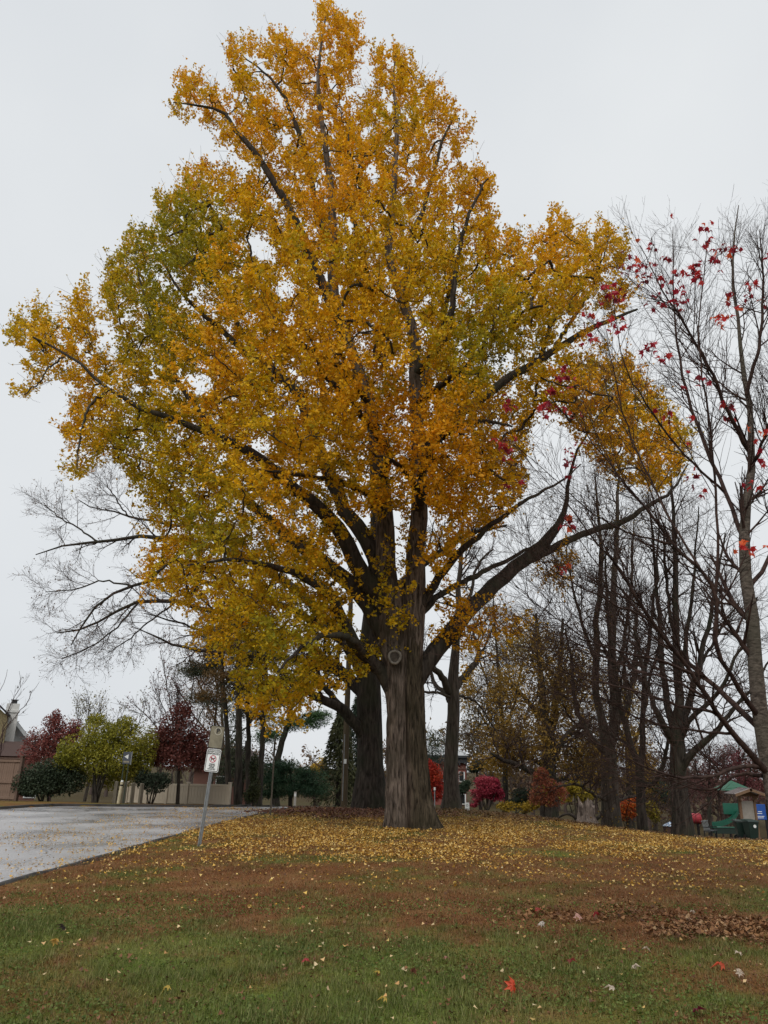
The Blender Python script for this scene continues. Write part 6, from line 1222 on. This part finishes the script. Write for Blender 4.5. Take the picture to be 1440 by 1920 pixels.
# ------------------------------------------------------------------ grass and fallen leaves
M_grass = col_mat('grass_blade', 0.6, transl=0.25)
def scatter(n, y0, y1, power=1.0, margin=1.6, xmin=-1e9):
    y = y0+(y1-y0)*rng.random(n)**power; x = rng.uniform(-1, 1, n)*(0.53*y+margin)
    k = (x > np.maximum(right_edge(y)+0.12, xmin)); return x[k], y[k]
def blades(n, y0, y1, hmin, hmax, w):
    x, y = scatter(n, y0, y1); n = len(x); z = terrain(x, y)
    c, b = lawn_color(x, y); pick = rng.random(n)
    # living blades stand, dead ones lie flat
    dead = pick < 0.20+0.72*b
    tall = 0.7+0.9*fbm(x*1.1, y*1.1, seed=101, o=2)
    h = rng.uniform(hmin, hmax, n)*np.where(dead, 0.8, 1.0)*tall*(0.45+1.1*fbm(x*5, y*5, seed=103, o=2))
    lean = np.where(dead, rng.uniform(0.9, 2.6, n), rng.uniform(0.2, 1.1, n)); a = rng.uniform(0, 6.283, n)
    tip = np.stack([np.cos(a)*lean, np.sin(a)*lean, np.ones(n)], 1); tip = nrm(tip)*h[:, None]
    s = np.stack([-np.sin(a), np.cos(a), np.zeros(n)], 1)*(w*rng.uniform(0.6, 1.3, n))[:, None]
    p = np.stack([x, y, z-0.004], 1); V = np.stack([p-s, p+s, p+tip], 1).reshape(-1, 3)
    live = palette(rng.random(n), [(0.048, 0.066, 0.013), (0.120, 0.132, 0.030), (0.25, 0.235, 0.10)])
    dry = palette(rng.random(n), [(0.065, 0.028, 0.012), (0.16, 0.075, 0.030), (0.34, 0.220, 0.11)])
    col = np.where(dead[:, None], dry*0.55+c*0.5, live*0.6+c*0.45)*rng.uniform(0.75, 1.45, n)[:, None]
    return V, col
gv, gcx = [], []
for n, y0, y1, lo, hi, w in ((220000, 4.6, 9.0, 0.024, 0.060, 0.0034), (160000, 9.0, 15.0, 0.028, 0.060, 0.0042), (70000, 15.0, 26.0, 0.03, 0.06, 0.008)):
    V, c = blades(n, y0, y1, lo, hi, w); gv.append(V); gcx.append(np.repeat(c, 3, 0))
V = np.concatenate(gv)
tag(mesh_obj('grass', V, np.arange(len(V)).reshape(-1, 3), M_grass, col=np.concatenate(gcx)), 'short lawn grass in mixed green and brown patches', 'grass', kind='stuff')
# small broad clover leaves between the blades near the front
x, y = scatter(42000, 4.8, 10.5); k = fbm(x*0.9, y*0.9, seed=111) > 0.47; x, y = x[k], y[k]; n = len(x)
A = nrm(np.stack([rng.normal(size=n), rng.normal(size=n), 0.35+0.3*rng.random(n)], 1))
V, Fq = leaf_quads(np.stack([x, y, terrain(x, y)+rng.uniform(0.008, 0.03, n)], 1), A, np.tile([0, 0, 1.0], (n, 1))+rng.normal(size=(n, 3))*.3, rng.uniform(0.014, 0.028, n), wide=0.5, shoulder=0.55)
c = palette(rng.random(n), [(0.05, 0.085, 0.015), (0.095, 0.135, 0.022), (0.15, 0.18, 0.05)])
tag(mesh_obj('clover', V, Fq, M_grass, col=np.repeat(c, 4, 0)), 'small round clover leaves in the greener lawn', 'clover', kind='stuff')
# fallen ginkgo leaves: a golden carpet round the tree, thinning out over lawn and road
M_fall = col_mat('fallen_leaf', 0.6, transl=0.15)
def litter(x, y, zoff, size, cols, seed):
    n = len(x); a = rng.uniform(0, 6.283, n); tilt = rng.normal(size=n)*0.35
    A = np.stack([np.cos(a), np.sin(a), tilt], 1); N_ = np.stack([rng.normal(size=n)*0.45, rng.normal(size=n)*0.45, np.ones(n)], 1)
    V, Fq = leaf_quads(np.stack([x, y, terrain(x, y)+zoff], 1), A, N_, size, wide=0.5, fold=0.22, tipf=0.85, shoulder=0.75)
    c = palette(rng.random(n), cols)*rng.uniform(0.75, 1.15, n)[:, None]
    return V, Fq, np.repeat(c, 4, 0)
GOLD = [(0.17, 0.070, 0.016), (0.34, 0.16, 0.026), (0.56, 0.32, 0.055), (0.66, 0.43, 0.11), (0.74, 0.56, 0.24), (0.46, 0.25, 0.035), (0.26, 0.11, 0.02)]
N0 = 420000
y = rng.uniform(9.5, 31, N0); x = rng.uniform(-5, 15, N0)
dist = np.hypot((x-1.2)/1.25, (y-20.5)/0.95)
dens = np.exp(-(dist/5.0)**2)*1.0 + 0.11*np.exp(-(dist/9)**2)+0.006
dens = dens*(0.25+1.3*smooth(0.36, 0.62, fbm(x*0.8, y*0.6, seed=121)))*(0.5+1.0*smooth(0.35, 0.6, fbm(x*3.1, y*2.4, seed=125, o=2)))*smooth(8.5, 14.5, y)
k = (rng.random(N0) < dens*0.62) & (x > right_edge(y)+0.1); x, y = x[k], y[k]
V, Fq, c = litter(x, y, rng.uniform(0.012, 0.05, len(x)), rng.uniform(0.022, 0.062, len(x))*rng.uniform(0.8, 1.1, len(x)), GOLD, 1)
tag(mesh_obj('golden_leaf_litter', V, Fq, M_fall, col=c), 'carpet of fallen golden leaves on the lawn around the ginkgo', 'fallen leaves', kind='stuff'); print('gold', len(x))
x, y = scatter(900, 5.6, 14, 0.8); V, Fq, c = litter(x, y, rng.uniform(0.02, 0.05, len(x)), rng.uniform(0.022, 0.045, len(x)), [(0.62, 0.46, 0.16), (0.55, 0.30, 0.12), (0.66, 0.55, 0.33), (0.30, 0.10, 0.05)], 2)
tag(mesh_obj('scattered_leaf_litter', V, Fq, M_fall, col=c), 'sparse pale leaf scraps dotted over the front lawn', 'fallen leaves', kind='stuff')
x, y = scatter(9000, 5.2, 17, 0.9); k = fbm(x*1.5, y*1.3, seed=123) > 0.46; x, y = x[k], y[k]
V, Fq, c = litter(x, y, rng.uniform(0.004, 0.035, len(x)), rng.uniform(0.018, 0.045, len(x)), [(0.075, 0.030, 0.016), (0.15, 0.06, 0.03), (0.24, 0.115, 0.055), (0.10, 0.05, 0.03)], 5)
tag(mesh_obj('brown_leaf_scraps', V, Fq, M_fall, col=c), 'crumbled brown leaf scraps caught in the grass', 'fallen leaves', kind='stuff')
# leaves blown onto the road
N0 = 42000; y = rng.uniform(9, 33, N0); x = rng.uniform(-15, -3, N0); dr = right_edge(y)-x
dens = (0.9*np.exp(-(dr/0.9)**2)+0.6*np.exp(-((dr-2.3)/1.6)**2)*smooth(13, 19, y)+0.03)*(0.3+1.2*smooth(0.4, 0.65, fbm(x*0.5, y*1.2, seed=131)))
k = in_road(x, y) & (dr > 0.05) & (rng.random(N0) < dens*0.75); x, y = x[k], y[k]
V, Fq, c = litter(x, y, -0.058+0.01*rng.random(len(x)), rng.uniform(0.030, 0.052, len(x)), GOLD[1:4]+[(0.25, 0.15, 0.08)], 3)
tag(mesh_obj('road_leaf_litter', V, Fq, M_fall, col=c), 'yellow fallen leaves strewn in bands over the road', 'fallen leaves', kind='stuff')
# drift of brown leaves on the right, and russet litter under the broad tree
def drift(cx, cy, rx, ry, n, cols, size, name, label):
    r = np.sqrt(rng.random(n))*(0.6+0.8*rng.random(n)); a = rng.uniform(0, 6.283, n); x = cx+np.cos(a)*r*rx; y = cy+np.sin(a)*r*ry
    k = fbm(x*1.6, y*1.6, seed=141) > 0.40+0.25*(r-0.6); x, y = x[k], y[k]
    V, Fq, c = litter(x, y, rng.uniform(0.01, 0.06, len(x)), rng.uniform(0.6, 1.2, len(x))*size, cols, 4); tag(mesh_obj(name, V, Fq, M_fall, col=c), label, 'fallen leaves', kind='stuff')
p = ground_at(1390, 1748)
BR = [(0.10, 0.045, 0.020), (0.19, 0.085, 0.036), (0.30, 0.16, 0.07), (0.22, 0.095, 0.045), (0.40, 0.26, 0.14)]
drift(p[0], p[1], 1.3, 0.60, 2400, BR, 0.056, 'brown_leaf_drift', 'drift of curled brown leaves on the lawn below the young maple')
p = ground_at(1180, 1725); drift(p[0], p[1], 1.5, 0.9, 900, BR[:3], 0.06, 'thin_leaf_drift', 'thin spread of brown leaves beside the thicker drift')
p = base(690, 1510, 29); drift(p[0]-0.5, p[1], 3.5, 3.2, 9000, [(0.13, 0.05, 0.03), (0.22, 0.10, 0.06), (0.10, 0.05, 0.03)], 0.09, 'russet_leaf_litter', 'russet leaves covering the ground at the broad dark trunk')
for q, (px, py, Y, rx, ry) in enumerate([(1050, 1538, 30, 9, 6)]):
    p = base(px, py, Y); drift(p[0], p[1], rx, ry, 9000, [(0.16, 0.085, 0.035), (0.26, 0.15, 0.06), (0.11, 0.06, 0.03)], 0.09, 'brown_leaf_litter', 'dull brown leaves thinly covering the crest under the bare trees')
# single leaves one can pick out on the front lawn
SHAPE = {}
def fallen(px, py, colr, size, label, group=None, curl=0.9):
    key = tuple(colr)
    if key not in SHAPE: SHAPE[key] = [maple_leaf_mesh('fallen_leaf', leaf_mat('fallen_leaf_%d' % len(SHAPE), colr), c) for c in (0.5, 1.1)]
    p = ground_at(px, py); o = bpy.data.objects.new('fallen_leaf', SHAPE[key][rng.integers(2)]); COL.objects.link(o)
    o.location = (p[0], p[1], p[2]+0.045); o.scale = (size,)*3; o.rotation_euler = (rng.normal(0.25, 0.3), rng.normal(0, 0.3), rng.uniform(0, 6.28))
    return tag(o, label, 'leaf', group)
o = fallen(961, 1872, (0.62, 0.085, 0.035), 0.125, 'bright orange red leaf standing upright on the green grass'); o.rotation_euler = (1.15, 0.5, 0.4)
fallen(1116, 1722, (0.28, 0.016, 0.022), 0.12, 'deep crimson maple leaf on the brown part of the lawn')
fallen(1012, 1716, (0.34, 0.050, 0.040), 0.10, 'dull red leaf beside a chalk white leaf')
fallen(1012, 1743, (0.62, 0.56, 0.50), 0.095, 'chalk white leaf next to the dull red leaf')
fallen(1088, 1733, (0.60, 0.36, 0.30), 0.11, 'pale pink leaf next to the deep crimson maple leaf')
fallen(1065, 1810, (0.20, 0.030, 0.026), 0.10, 'maroon leaf lying flat in the grass')
fallen(1362, 1820, (0.58, 0.10, 0.045), 0.12, 'flat orange red leaf beside the brown leaf drift')
fallen(1311, 1906, (0.16, 0.022, 0.035), 0.12, 'dark plum coloured leaf lying in short green grass')
fallen(569, 1814, (0.42, 0.055, 0.060), 0.09, 'single rosy red leaf on the green grass')
fallen(95, 1777, (0.55, 0.34, 0.09), 0.10, 'tan yellow leaf near the dark dead leaf')
fallen(122, 1752, (0.035, 0.022, 0.018), 0.10, 'blackish dead leaf near the tan yellow leaf')
fallen(776, 1836, (0.20, 0.075, 0.045), 0.08, 'small reddish brown leaf near the rosy red one')
fallen(840, 1806, (0.42, 0.20, 0.16), 0.08, 'faded rose leaf between the maroon and rosy red leaves')
for px, py in ((1155, 1865), (1186, 1824), (1216, 1790), (1383, 1794), (1393, 1840), (1298, 1716)):
    fallen(px, py, (0.60, 0.50, 0.40), 0.085, 'small pale cream leaf lying on the lawn grass', 'pale cream leaves on the lawn')
for px, py in ((318, 1860), (463, 1705), (250, 1660), (1322, 1642), (852, 1660), (727, 1886), (702, 1832), (506, 1657)):
    fallen(px, py, (0.62, 0.44, 0.10), 0.075, 'single yellow leaf lying apart on the lawn', 'single yellow leaves on the lawn')
